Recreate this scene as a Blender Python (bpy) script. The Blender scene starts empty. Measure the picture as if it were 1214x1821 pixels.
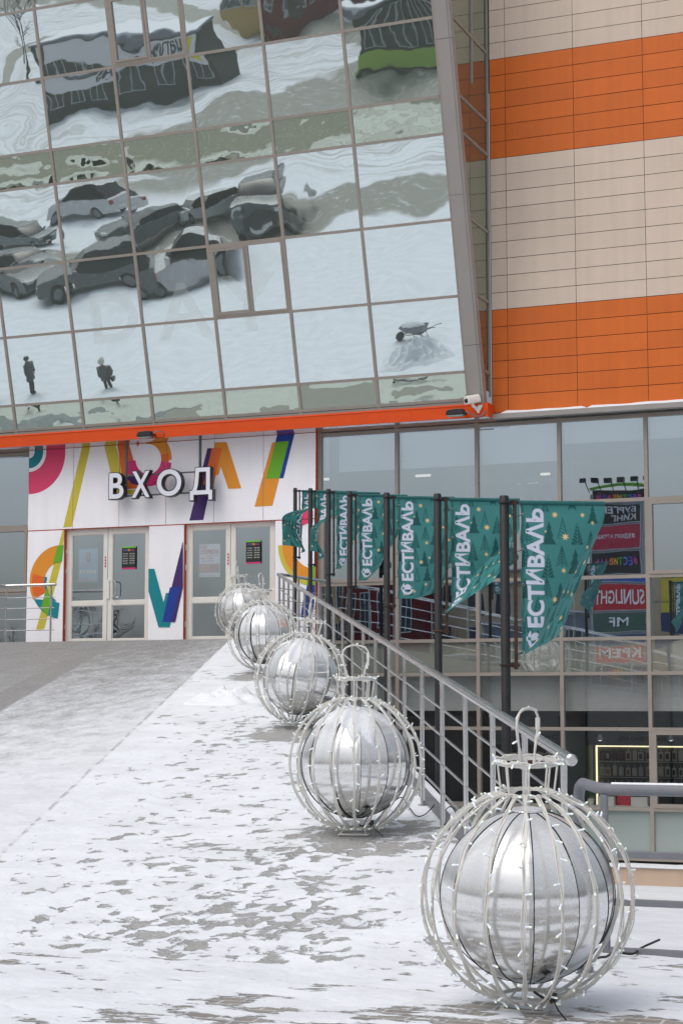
import bpy, bmesh, math, random
import numpy as np
from mathutils import Vector, Matrix, noise as mnoise
R = math.radians
random.seed(7)
rng = np.random.default_rng(7)
SC = bpy.context.scene
COL = SC.collection

# ------------------------------------------------------------------ camera, world, sun, exposure
# world X runs along the facade to the right, Y into the building, Z up; eye at 1.58 m on the flat paving
EYE = np.array([0, 0, 1.58]); YAW = R(22.6); PITCH = R(6.16); FPX = 3150.0
cam = bpy.data.cameras.new('camera'); camo = bpy.data.objects.new('camera', cam); COL.objects.link(camo)
camo.location = EYE; camo.rotation_euler = (math.pi/2 + PITCH, 0, YAW)
cam.sensor_fit = 'VERTICAL'; cam.sensor_height = 36; cam.lens = 36*FPX/1821
cam.clip_start = 0.1; cam.clip_end = 3000
SC.camera = camo
W = bpy.data.worlds.new('World'); SC.world = W; W.use_nodes = True
nt = W.node_tree; bg = nt.nodes['Background']
sky = nt.nodes.new('ShaderNodeTexSky'); sky.sky_type = 'NISHITA'; sky.sun_disc = False
SUN_EL, SUN_AZ = R(58), R(205)
sky.sun_elevation = SUN_EL; sky.sun_rotation = SUN_AZ; sky.air_density = 1.0; sky.dust_density = 6.0; sky.ozone_density = 1.5
hs = nt.nodes.new('ShaderNodeHueSaturation'); hs.inputs['Saturation'].default_value = 0.5
nt.links.new(sky.outputs[0], hs.inputs['Color'])
# overcast: the cloud layer is brightest overhead and dims towards the horizon
tcw = nt.nodes.new('ShaderNodeTexCoord'); sxw = nt.nodes.new('ShaderNodeSeparateXYZ'); mrw = nt.nodes.new('ShaderNodeMapRange'); mxw = nt.nodes.new('ShaderNodeMix')
nt.links.new(tcw.outputs['Generated'], sxw.inputs[0]); nt.links.new(sxw.outputs['Z'], mrw.inputs[0])
mrw.inputs[1].default_value = 0.0; mrw.inputs[2].default_value = 0.85; mrw.inputs[3].default_value = 1.0; mrw.inputs[4].default_value = 1.8
mxw.data_type = 'RGBA'; mxw.blend_type = 'MULTIPLY'; mxw.inputs[0].default_value = 1
nt.links.new(hs.outputs[0], mxw.inputs[6]); nt.links.new(mrw.outputs[0], mxw.inputs[7]); nt.links.new(mxw.outputs[2], bg.inputs[0])
bg.inputs[1].default_value = 0.12
sd = bpy.data.lights.new('sun', 'SUN'); sd.energy = 0.5; sd.angle = R(165); sd.color = (1, .97, .93)
so = bpy.data.objects.new('sun', sd); COL.objects.link(so)
_d = Vector((math.sin(SUN_AZ)*math.cos(SUN_EL), math.cos(SUN_AZ)*math.cos(SUN_EL), math.sin(SUN_EL)))
so.rotation_euler = _d.to_track_quat('Z', 'Y').to_euler(); so.location = (0, -10, 40)
SC.view_settings.view_transform = 'Standard'; SC.view_settings.look = 'None'
SC.view_settings.exposure = -0.52; SC.view_settings.gamma = 1
SC.cycles.max_bounces = 8; SC.cycles.glossy_bounces = 5; SC.cycles.transparent_max_bounces = 12
SC.cycles.use_denoising = True

# ------------------------------------------------------------------ survey: where a measured point of the facade lies in metres
_fw = np.array([-math.sin(YAW)*math.cos(PITCH), math.cos(YAW)*math.cos(PITCH), math.sin(PITCH)])
_rt = np.array([math.cos(YAW), math.sin(YAW), 0]); _up = np.cross(_rt, _fw)
def ray(x, y):
    d = _fw*FPX + _rt*(x-607) - _up*(y-910.5); return d/np.linalg.norm(d)
def onY(x, y, v):
    d = ray(x, y); return EYE + d*(v/d[1])
def wallpt(x, y, v=33.2):
    p = onY(x, y, v); return (p[0], p[2])

# ------------------------------------------------------------------ materials
MATS = {}
def nodes(name):
    m = bpy.data.materials.new(name); m.use_nodes = True
    t = m.node_tree; return m, t, t.nodes['Principled BSDF'], t.nodes['Material Output']
def N(t, typ, **kw):
    n = t.nodes.new(typ)
    for k, v in kw.items():
        if k in n.inputs.keys() if hasattr(n.inputs, 'keys') else False: n.inputs[k].default_value = v
        else: setattr(n, k, v)
    return n
def L(t, a, b): t.links.new(a, b)
def srgb(r, g, b):
    f = lambda c: (c/255/12.92) if c/255 <= .04045 else ((c/255+.055)/1.055)**2.4
    return (f(r), f(g), f(b))
def pbr(name, col, rough=.5, metal=0.0, var=.12, scale=3.0, bump=0.0, bscale=60.0, spec=.5, emit=None, estr=0.0, island=0.0):
    if name in MATS: return MATS[name]
    m, t, b, o = nodes(name)
    tc = N(t, 'ShaderNodeTexCoord')
    nz = N(t, 'ShaderNodeTexNoise'); nz.inputs['Scale'].default_value = scale; nz.inputs['Detail'].default_value = 6; nz.inputs['Roughness'].default_value = .65
    L(t, tc.outputs['Object'], nz.inputs['Vector'])
    mx = N(t, 'ShaderNodeMix'); mx.data_type = 'RGBA'
    c = np.array(col)
    mx.inputs[6].default_value = (*np.clip(c*(1-var), 0, 1), 1); mx.inputs[7].default_value = (*np.clip(c*(1+var), 0, 1), 1)
    mr = N(t, 'ShaderNodeMapRange'); mr.inputs[1].default_value = .3; mr.inputs[2].default_value = .7
    L(t, nz.outputs['Fac'], mr.inputs[0]); L(t, mr.outputs[0], mx.inputs[0]); L(t, mx.outputs[2], b.inputs['Base Color'])
    if island:      # each sheet a little different in tone, with faint run-off streaks
        ge = N(t, 'ShaderNodeNewGeometry'); hv = N(t, 'ShaderNodeHueSaturation'); iv = N(t, 'ShaderNodeMapRange')
        iv.inputs[3].default_value = 1-island; iv.inputs[4].default_value = 1+island; L(t, ge.outputs['Random Per Island'], iv.inputs[0])
        mp = N(t, 'ShaderNodeMapping'); mp.inputs['Scale'].default_value = (5, 5, .25); L(t, ge.outputs['Position'], mp.inputs[0])
        sn = N(t, 'ShaderNodeTexNoise'); sn.inputs['Scale'].default_value = 1.3; sn.inputs['Detail'].default_value = 5; L(t, mp.outputs[0], sn.inputs['Vector'])
        sv = N(t, 'ShaderNodeMapRange'); sv.inputs[1].default_value = .3; sv.inputs[2].default_value = .75; sv.inputs[3].default_value = 1.02; sv.inputs[4].default_value = 1-min(.09, island*1.6); L(t, sn.outputs['Fac'], sv.inputs[0])
        ml = N(t, 'ShaderNodeMath', operation='MULTIPLY'); L(t, iv.outputs[0], ml.inputs[0]); L(t, sv.outputs[0], ml.inputs[1]); L(t, ml.outputs[0], hv.inputs['Value'])
        L(t, mx.outputs[2], hv.inputs['Color']); L(t, hv.outputs[0], b.inputs['Base Color'])
    b.inputs['Roughness'].default_value = rough; b.inputs['Metallic'].default_value = metal
    b.inputs['Specular IOR Level'].default_value = spec
    if var > 0:
        rr = N(t, 'ShaderNodeMapRange'); rr.inputs[1].default_value = .3; rr.inputs[2].default_value = .7
        rr.inputs[3].default_value = max(.02, rough-.08); rr.inputs[4].default_value = min(1, rough+.08)
        L(t, nz.outputs['Fac'], rr.inputs[0]); L(t, rr.outputs[0], b.inputs['Roughness'])
    if bump:
        n2 = N(t, 'ShaderNodeTexNoise'); n2.inputs['Scale'].default_value = bscale; n2.inputs['Detail'].default_value = 4
        L(t, tc.outputs['Object'], n2.inputs['Vector'])
        bp = N(t, 'ShaderNodeBump'); bp.inputs['Strength'].default_value = 1; bp.inputs['Distance'].default_value = bump
        L(t, n2.outputs['Fac'], bp.inputs['Height']); L(t, bp.outputs[0], b.inputs['Normal'])
    if emit is not None:
        b.inputs['Emission Color'].default_value = (*emit, 1); b.inputs['Emission Strength'].default_value = estr
    MATS[name] = m; return m
def wavy_normal(t, scale, dist, big_scale, big_dist):
    tc = N(t, 'ShaderNodeNewGeometry')
    n1 = N(t, 'ShaderNodeTexNoise'); n1.inputs['Scale'].default_value = scale; n1.inputs['Detail'].default_value = 1.5
    n2 = N(t, 'ShaderNodeTexNoise'); n2.inputs['Scale'].default_value = big_scale; n2.inputs['Detail'].default_value = 1
    L(t, tc.outputs['Position'], n1.inputs['Vector']); L(t, tc.outputs['Position'], n2.inputs['Vector'])
    b1 = N(t, 'ShaderNodeBump'); b1.inputs['Distance'].default_value = dist
    b2 = N(t, 'ShaderNodeBump'); b2.inputs['Distance'].default_value = big_dist
    L(t, n1.outputs['Fac'], b1.inputs['Height']); L(t, n2.outputs['Fac'], b2.inputs['Height'])
    L(t, b2.outputs[0], b1.inputs['Normal'])
    return b1.outputs[0]
def mirror_glass(name, refl, dark, fac, scale=.9, dist=.003, bs=.35, bd=.006, transp=None, rough=.0):
    """coated facade glass: part mirror, part diffuse colour (or see-through)"""
    m, t, b, o = nodes(name); t.nodes.remove(b)
    g = N(t, 'ShaderNodeBsdfGlossy'); g.inputs['Color'].default_value = (*refl, 1); g.inputs['Roughness'].default_value = rough
    nm = wavy_normal(t, scale, dist, bs, bd); L(t, nm, g.inputs['Normal'])
    if transp is not None:
        d = N(t, 'ShaderNodeBsdfTransparent'); d.inputs['Color'].default_value = (*transp, 1)
    else:
        d = N(t, 'ShaderNodeBsdfDiffuse'); d.inputs['Color'].default_value = (*dark, 1)
    mx = N(t, 'ShaderNodeMixShader'); mx.inputs[0].default_value = fac
    L(t, d.outputs[0], mx.inputs[1]); L(t, g.outputs[0], mx.inputs[2]); L(t, mx.outputs[0], o.inputs['Surface'])
    MATS[name] = m; return m

M = dict(
    frame=pbr('taupe_aluminium', srgb(150, 142, 134), .45, 0, .06, 2),
    cover=pbr('grey_column_cover', srgb(150, 146, 142), .45, 0, .05, 1.2),
    orange=pbr('orange_cassette', srgb(207, 104, 38), .5, 0, .05, 1.5, spec=.35, island=.05),
    beige=pbr('beige_cassette', srgb(207, 190, 174), .55, 0, .03, 1.5, spec=.35, island=.035),
    gap=pbr('dark_gap', (.03, .022, .018), .9, 0, .1),
    fascia=pbr('orange_fascia_sheet', srgb(214, 76, 18), .4, 0, .04, 2, spec=.3),
    fascia_trim=pbr('orange_trim', srgb(240, 80, 10), .4, 0, .03, 2),
    jamb=pbr('orange_jamb', srgb(190, 70, 20), .5, 0, .06, 2),
    white=pbr('white_panel', srgb(246, 246, 252), .5, 0, .03, 1.2, spec=.4, island=.02),
    seam=pbr('rust_seam', srgb(120, 48, 24), .7, 0, .1),
    doorframe=pbr('cream_door_profile', srgb(228, 226, 220), .4, 0, .03),
    steel=pbr('brushed_stainless', (.66, .655, .65), .2, 1, .04, 3),
    black_pole=pbr('black_pole_paint', (.013, .013, .014), .5, 0, .4, 9, bump=.0008, bscale=90),
    rust=pbr('rusty_steel', (.05, .026, .017), .8, 0, .6, 14, bump=.001, bscale=120),
    black=pbr('black_plastic', (.012, .012, .014), .4, 0, .2),
    letter_white=pbr('white_letter_face', srgb(222, 226, 236), .35, 0, .03),
    letter_side=pbr('black_letter_side', (.012, .013, .016), .35, 0, .2),
    signbar=pbr('sign_bar_grey', srgb(84, 92, 98), .5, 0, .1),
    white_metal=pbr('white_painted_bar', srgb(214, 213, 208), .45, 0, .08, 20),
    wire=pbr('white_rubber_wire', srgb(216, 215, 209), .55, 0, .08, 30),
    bulb=pbr('lit_white_bulb', srgb(226, 232, 250), .3, 0, .0, emit=(.85, .95, 1), estr=.12),
    bulbtip=pbr('lit_bulb_tip', srgb(236, 246, 220), .3, 0, .0, emit=(.82, 1, .72), estr=.5),
    railgrey=pbr('grey_railing_paint', srgb(120, 123, 130), .5, 0, .1, 8, bump=.0006, bscale=120),
    concrete=pbr('concrete', (.33, .32, .30), .85, 0, .2, 2.5, bump=.003, bscale=30),
    spandrel_in=pbr('grey_slab_edge', (.5, .51, .5), .85, 0, .15, 1.5),
    plinth=pbr('pink_plinth_tile', srgb(196, 172, 152), .6, 0, .06, 2),
    interior=pbr('interior_wall', (.5, .5, .48), .8, 0, .08),
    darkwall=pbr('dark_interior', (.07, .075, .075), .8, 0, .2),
    blind=pbr('roller_blind', srgb(222, 228, 232), .8, 0, .02),
    lamp=pbr('lamp_tube', (1, 1, 1), .5, 0, 0, emit=(1, .95, .82), estr=1.5),
    lampw=pbr('spot_lamp', (1, 1, 1), .5, 0, 0, emit=(.85, .93, 1), estr=5),
    ledwarm=pbr('warm_led_strip', (1, .95, .8), .5, 0, 0, emit=(1, .88, .55), estr=2.5),
    cctv=pbr('camera_white', srgb(232, 228, 220), .35, 0, .03),
    cable=pbr('black_cable', (.012, .012, .012), .5, 0, .1),
    seamblack=pbr('black_ball_seam', (.006, .006, .007), .6, 0, .1),
    tree=pbr('bark', (.055, .045, .038), .9, 0, .3, 6),
    leafg=pbr('pot_grass', (.03, .09, .025), .7, 0, .4, 40),
    pot=pbr('white_pot', srgb(214, 214, 210), .5, 0, .03),
)
M['lean_glass'] = mirror_glass('coated_leaning_glass', (.76, .855, .87), (.27, .32, .29), .79, 1.5, .0011, .38, .0095, rough=.012)  # grey-green diffuse share paints in a veil of haze and interior light
M['lean_spandrel'] = mirror_glass('coated_spandrel_glass', (.58, .66, .58), (.20, .235, .19), .74, 2.4, .0034, .6, .012, rough=.015)
M['side_glass'] = mirror_glass('side_return_glass', (.56, .60, .53), (.15, .17, .14), .66, .8, .0004, .3, .001)
M['window_glass'] = mirror_glass('window_glass', (.74, .88, 1.0), (0, 0, 0), .60, .9, .0009, .3, .0016, transp=(.95, .97, .98))
M['spandrel_glass'] = mirror_glass('milky_spandrel_glass', (.86, .88, .84), (.26, .28, .25), .46, 1.2, .0009, .4, .003)
M['frosted'] = mirror_glass('frosted_low_glass', (.75, .8, .78), (.27, .33, .31), .22, .8, .001, .3, .002, rough=.08)
M['shop_glass'] = mirror_glass('shop_glass', (.8, .84, .88), (0, 0, 0), .16, .8, .001, .3, .002, transp=(.8, .82, .82))

def soffit_mat():
    m, t, b, o = nodes('glossy_orange_soffit')
    b.inputs['Base Color'].default_value = (*srgb(150, 70, 45), 1); b.inputs['Roughness'].default_value = .12
    b.inputs['Specular IOR Level'].default_value = 1.0; b.inputs['Coat Weight'].default_value = 1.0; b.inputs['Coat IOR'].default_value = 1.8; b.inputs['Coat Roughness'].default_value = .04
    return m
M['soffit'] = soffit_mat()
def ball_mat():
    m, t, b, o = nodes('polished_steel_with_frost')
    tc = N(t, 'ShaderNodeTexCoord')
    n1 = N(t, 'ShaderNodeTexNoise'); n1.inputs['Scale'].default_value = 4; n1.inputs['Detail'].default_value = 8; n1.inputs['Roughness'].default_value = .7
    n2 = N(t, 'ShaderNodeTexNoise'); n2.inputs['Scale'].default_value = 90; n2.inputs['Detail'].default_value = 3
    sx = N(t, 'ShaderNodeSeparateXYZ')
    L(t, tc.outputs['Object'], n1.inputs['Vector']); L(t, tc.outputs['Object'], n2.inputs['Vector']); L(t, tc.outputs['Object'], sx.inputs[0])
    # frost sits on the upper side, thinning downward
    up = N(t, 'ShaderNodeMapRange'); up.inputs[1].default_value = .22; up.inputs[2].default_value = 1.02; up.inputs[3].default_value = .0; up.inputs[4].default_value = .75
    L(t, sx.outputs['Z'], up.inputs[0])
    a = N(t, 'ShaderNodeMath', operation='MULTIPLY_ADD'); a.inputs[1].default_value = .35; L(t, n1.outputs['Fac'], a.inputs[0]); L(t, up.outputs[0], a.inputs[2])
    a2 = N(t, 'ShaderNodeMath', operation='MULTIPLY_ADD'); a2.inputs[1].default_value = .24; L(t, n2.outputs['Fac'], a2.inputs[0]); L(t, a.outputs[0], a2.inputs[2])
    fr = N(t, 'ShaderNodeMapRange'); fr.inputs[1].default_value = .34; fr.inputs[2].default_value = 1.10; fr.inputs[4].default_value = .68; L(t, a2.outputs[0], fr.inputs[0])
    b.inputs['Base Color'].default_value = (.78, .78, .775, 1); b.inputs['Metallic'].default_value = 1; b.inputs['Roughness'].default_value = .09
    rr = N(t, 'ShaderNodeMapRange'); rr.inputs[3].default_value = .05; rr.inputs[4].default_value = .22; L(t, n1.outputs['Fac'], rr.inputs[0]); L(t, rr.outputs[0], b.inputs['Roughness'])
    bp = N(t, 'ShaderNodeBump'); bp.inputs['Distance'].default_value = .0012; n3 = N(t, 'ShaderNodeTexNoise'); n3.inputs['Scale'].default_value = 7
    L(t, tc.outputs['Object'], n3.inputs['Vector']); L(t, n3.outputs['Fac'], bp.inputs['Height']); L(t, bp.outputs[0], b.inputs['Normal'])
    s = N(t, 'ShaderNodeBsdfPrincipled'); s.inputs['Base Color'].default_value = (.82, .85, .88, 1); s.inputs['Roughness'].default_value = .6
    mx = N(t, 'ShaderNodeMixShader'); L(t, fr.outputs[0], mx.inputs[0]); L(t, b.outputs[0], mx.inputs[1]); L(t, s.outputs[0], mx.inputs[2]); L(t, mx.outputs[0], o.inputs['Surface'])
    return m
M['ball'] = ball_mat()
M['snow'] = pbr('snow', (.80, .83, .87), .7, 0, .04, 4, bump=.012, bscale=26, spec=.2)

def ramp_z0(v): return .135*(v-10.08)
def ground_mat(name, kind):
    """paving under trodden snow; kind 'ramp' (big granite tiles) or 'plaza' (small pavers, road behind)"""
    m, t, b, o = nodes(name)
    ge = N(t, 'ShaderNodeNewGeometry'); sp = N(t, 'ShaderNodeSeparateXYZ'); L(t, ge.outputs['Position'], sp.inputs[0])
    def math_(op, a, c=None, d=None):
        n = N(t, 'ShaderNodeMath', operation=op)
        for i, x in enumerate((a, c, d)):
            if x is None: continue
            if isinstance(x, (int, float)): n.inputs[i].default_value = x
            else: L(t, x, n.inputs[i])
        return n.outputs[0]
    def mr(x, a, bb, c=0., d=1., smooth=True):
        n = N(t, 'ShaderNodeMapRange'); n.interpolation_type = 'SMOOTHSTEP' if smooth else 'LINEAR'
        n.inputs[1].default_value = a; n.inputs[2].default_value = bb; n.inputs[3].default_value = c; n.inputs[4].default_value = d
        L(t, x, n.inputs[0]); return n.outputs[0]
    def noise(scale, detail=4, rough=.55, vec=None, dist=0.):
        n = N(t, 'ShaderNodeTexNoise'); n.inputs['Scale'].default_value = scale; n.inputs['Detail'].default_value = detail; n.inputs['Roughness'].default_value = rough; n.inputs['Distortion'].default_value = dist
        L(t, vec or ge.outputs['Position'], n.inputs['Vector']); return n.outputs['Fac']
    def mixc(f, a, c):
        n = N(t, 'ShaderNodeMix'); n.data_type = 'RGBA'
        if isinstance(f, float): n.inputs[0].default_value = f
        else: L(t, f, n.inputs[0])
        for i, x in ((6, a), (7, c)):
            if isinstance(x, tuple): n.inputs[i].default_value = (*x, 1)
            else: L(t, x, n.inputs[i])
        return n.outputs[2]
    X, Y = sp.outputs['X'], sp.outputs['Y']
    w = math_('MULTIPLY_ADD', Y, .378, X)
    # paving
    br = N(t, 'ShaderNodeTexBrick'); br.offset = 0.0 if kind == 'ramp' else .5
    br.inputs['Scale'].default_value = 1.0; br.inputs['Mortar Smooth'].default_value = .3
    if kind == 'ramp':
        br.inputs['Brick Width'].default_value = .6; br.inputs['Row Height'].default_value = .6; br.inputs['Mortar Size'].default_value = .006
        br.inputs['Color1'].default_value = (.37, .37, .36, 1); br.inputs['Color2'].default_value = (.43, .43, .42, 1); br.inputs['Mortar'].default_value = (.26, .26, .255, 1)
    else:
        br.inputs['Brick Width'].default_value = .2; br.inputs['Row Height'].default_value = .1; br.inputs['Mortar Size'].default_value = .008
        br.inputs['Color1'].default_value = (.22, .20, .18, 1); br.inputs['Color2'].default_value = (.30, .28, .25, 1); br.inputs['Mortar'].default_value = (.6, .62, .64, 1)
    L(t, ge.outputs['Position'], br.inputs['Vector'])
    fine = noise(130, 3, .6)
    pave = mixc(mr(fine, .35, .65, .0, .35), br.outputs['Color'], (.40, .395, .38))
    wet = noise(.9, 3)
    pave = mixc(mr(wet, .45, .65, 0, .35), pave, (.28, .278, .27))
    # snow cover
    n_s = noise(5.4, 5, .62, dist=.4); n_m = noise(1.15, 4, .55); n_l = noise(.33, 2)
    prints = N(t, 'ShaderNodeTexVoronoi'); prints.inputs['Scale'].default_value = 2.3; prints.inputs['Randomness'].default_value = 1; prints.distance = 'EUCLIDEAN'
    mp = N(t, 'ShaderNodeMapping'); mp.inputs['Scale'].default_value = (1.15, .75, 1); mp.inputs['Rotation'].default_value = (0, 0, .5); L(t, ge.outputs['Position'], mp.inputs[0])
    wob = N(t, 'ShaderNodeVectorMath', operation='MULTIPLY_ADD'); nv = N(t, 'ShaderNodeTexNoise'); nv.inputs['Scale'].default_value = 6; nv.inputs['Detail'].default_value = 3
    L(t, ge.outputs['Position'], nv.inputs['Vector']); L(t, nv.outputs['Color'], wob.inputs[0]); wob.inputs[1].default_value = (.3, .3, 0); L(t, mp.outputs[0], wob.inputs[2]); L(t, wob.outputs[0], prints.inputs['Vector'])
    foot = mr(prints.outputs['Distance'], .10, .24, 1., 0.)
    if kind == 'ramp':
        # bare patches: trodden prints plus larger worn areas, worst near the foot of the ramp and where people walk in the middle
        walk = mr(math_('ABSOLUTE', math_('ADD', w, 1.5)), .1, 2.2, 1., .0)
        low = mr(Y, 10.1, 15.5, 1., 0.)
        k = math_('MULTIPLY_ADD', walk, .045, math_('MULTIPLY', low, .034))
        base = math_('ADD', math_('MULTIPLY', n_s, .74), math_('MULTIPLY', n_m, .16))
        base = math_('ADD', base, math_('MULTIPLY', n_l, .12))
        base = math_('ADD', base, k)
        for bx, by, br_ in ((-5.35, 13.7, 1.0), (-8.2, 19.4, 1.25), (-11.5, 25.0, 1.0), (-10.0, 22.9, .8)):   # wind-scoured round the baubles
            vd = N(t, 'ShaderNodeVectorMath', operation='DISTANCE'); L(t, ge.outputs['Position'], vd.inputs[0]); vd.inputs[1].default_value = (bx, by, ramp_z0(by))
            base = math_('ADD', base, mr(vd.outputs['Value'], br_*.45, br_, .16, 0.))
        gate = mr(n_m, .40, .52, 0., 1.)
        base = math_('MULTIPLY_ADD', math_('MULTIPLY', foot, gate), .125, base)
        bare = mr(base, .612, .668)
        bare = math_('MULTIPLY', bare, mr(noise(26, 4, .7), .30, .58, .55, 1.))
        # swept carpet lane, grey with a thin dusting, whiter towards the bottom; a wet dark strip left of it
        st = N(t, 'ShaderNodeMapping'); st.inputs['Scale'].default_value = (1.6, .8, 1); st.inputs['Rotation'].default_value = (0, 0, .36); L(t, ge.outputs['Position'], st.inputs[0])
        streak = noise(2.6, 8, .72, st.outputs[0]); fleck = noise(14, 6, .75, st.outputs[0])
        dust = math_('ADD', math_('ADD', mr(Y, 30.5, 13.5, .02, 1.2, False), mr(w, -4.9, -3.5, 0., .22)), math_('MULTIPLY_ADD', streak, 1.7, -.85))
        dust = math_('ADD', dust, math_('MULTIPLY_ADD', fleck, 1.1, -.55))
        dust = mr(dust, -.1, 1.15, 0., .92)
        strip = math_('MULTIPLY', mr(w, -6.55, -6.45), mr(w, -5.85, -5.95))
        left = mr(w, -6.3, -6.6)
        dust = math_('MULTIPLY', dust, math_('SUBTRACT', 1., math_('MULTIPLY', strip, .92)))
        dust = math_('MULTIPLY', dust, math_('SUBTRACT', 1., math_('MULTIPLY', left, .75)))
        carpet = mr(w, -3.47, -3.54)
        edge = math_('MULTIPLY', mr(w, -3.545, -3.525), mr(w, -3.485, -3.505))
        edge = math_('MULTIPLY', edge, mr(noise(3.1, 6, .7), .44, .56))
        snow = math_('SUBTRACT', 1., bare)
        snow = math_('ADD', math_('MULTIPLY', snow, math_('SUBTRACT', 1., carpet)), math_('MULTIPLY', dust, carpet))
        snow = math_('MULTIPLY', snow, math_('SUBTRACT', 1., math_('MULTIPLY', edge, .5)))
        lev = mr(Y, 30.6, 31.0); snow = math_('MULTIPLY', snow, math_('SUBTRACT', 1., math_('MULTIPLY', lev, .6)))
        pave = mixc(math_('MULTIPLY', carpet, .75), pave, mixc(mr(fleck, .4, .62), (.15, .15, .148), (.26, .258, .255)))
    else:
        st = N(t, 'ShaderNodeMapping'); st.inputs['Scale'].default_value = (.75, 1.35, 1); L(t, ge.outputs['Position'], st.inputs[0])
        s1 = noise(4.2, 6, .66, st.outputs[0]); s2 = noise(1.0, 3)
        right = mr(X, -6.5, -2.6, 0., 1.)
        base = math_('ADD', math_('MULTIPLY', s1, .68), math_('MULTIPLY', s2, .30))
        base = math_('MULTIPLY_ADD', right, .035, base)
        base = math_('MULTIPLY_ADD', math_('MULTIPLY', mr(X, -3.9, -2.9), mr(Y, 9.3, 8.9)), .06, base)
        base = math_('MULTIPLY_ADD', mr(Y, 9.3, 8.2, 0., 1.), .02, base)
        yard = mr(Y, 11.0, 11.6, 1., 0.); base = math_('MULTIPLY', base, math_('MULTIPLY_ADD', yard, .3, .7))
        far = math_('MAXIMUM', mr(Y, 6.8, 5.5), mr(X, -10., -13.)); base = math_('MULTIPLY_ADD', far, -.10, base)
        bare = mr(base, .572, .61)
        snow = math_('SUBTRACT', 1., bare)
        # roads and driven slush on the square behind the photographer
        def band(a, bb, wd, off, s):
            dd = math_('ADD', math_('ADD', math_('MULTIPLY', X, a), math_('MULTIPLY', Y, bb)), off)
            dd = math_('ADD', dd, math_('MULTIPLY_ADD', noise(.12, 3), 7., -3.5))
            return mr(math_('ABSOLUTE', dd), wd, wd-1.2)
        road = band(.45, .893, 8.0, 65., 1)
        road = math_('MAXIMUM', road, band(.62, .785, 4.2, 37.5, 2))
        road = math_('MAXIMUM', road, band(.30, .95, 9.0, 128., 3))
        road = math_('MAXIMUM', road, math_('MULTIPLY', band(-.75, .66, 5.0, 16., 4), mr(Y, -34, -42)))
        road = math_('MAXIMUM', road, math_('MULTIPLY', band(1.0, .12, 5.5, 53., 5), mr(Y, -24, -32)))
        road = math_('MULTIPLY', road, mr(Y, -6, -12))
        tr = noise(1.4, 6, .7, st.outputs[0])
        road = math_('MULTIPLY', road, mr(tr, .30, .46))
        tk = N(t, 'ShaderNodeMapping'); tk.inputs['Scale'].default_value = (.16, 1.3, 1); tk.inputs['Rotation'].default_value = (0, 0, .42); L(t, ge.outputs['Position'], tk.inputs[0])
        road = math_('MAXIMUM', road, math_('MULTIPLY', math_('MULTIPLY', mr(noise(.9, 6, .6, tk.outputs[0], 1.2), .47, .60), mr(Y, -22, -32)), .6))
        snow = math_('MULTIPLY', snow, math_('SUBTRACT', 1., math_('MULTIPLY', road, .93)))
        pave = mixc(road, pave, (.20, .20, .165))
    dirt = noise(1.7, 5, .6)
    scol = mixc(mr(dirt, .35, .7), (.80, .84, .89), (.72, .755, .80))
    col = mixc(snow, pave, scol)
    L(t, col, b.inputs['Base Color'])
    b.inputs['Specular IOR Level'].default_value = .3
    rg = N(t, 'ShaderNodeMapRange'); rg.inputs[3].default_value = .55; rg.inputs[4].default_value = .8; L(t, snow, rg.inputs[0]); L(t, rg.outputs[0], b.inputs['Roughness'])
    bp1 = N(t, 'ShaderNodeBump'); bp1.inputs['Distance'].default_value = .02; L(t, math_('MULTIPLY', snow, math_('MULTIPLY_ADD', noise(9, 5, .6), .7, .6)), bp1.inputs['Height'])
    bp2 = N(t, 'ShaderNodeBump'); bp2.inputs['Distance'].default_value = .05; L(t, noise(2.2, 3), bp2.inputs['Height']); L(t, bp2.outputs[0], bp1.inputs['Normal'])
    L(t, bp1.outputs[0], b.inputs['Normal'])
    return m
M['ramp'] = ground_mat('granite_ramp_with_trodden_snow', 'ramp')
M['plaza'] = ground_mat('pavers_under_snow', 'plaza')
def flag_mat():
    m, t, b, o = nodes('printed_flag_cloth')
    at = N(t, 'ShaderNodeAttribute'); at.attribute_name = 'design'
    L(t, at.outputs['Color'], b.inputs['Base Color']); b.inputs['Roughness'].default_value = .6; b.inputs['Specular IOR Level'].default_value = .35
    tr = N(t, 'ShaderNodeBsdfTranslucent'); L(t, at.outputs['Color'], tr.inputs['Color'])
    mx = N(t, 'ShaderNodeMixShader'); mx.inputs[0].default_value = .38
    L(t, b.outputs[0], mx.inputs[1]); L(t, tr.outputs[0], mx.inputs[2]); L(t, mx.outputs[0], o.inputs['Surface'])
    return m
M['flag'] = flag_mat()

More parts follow.
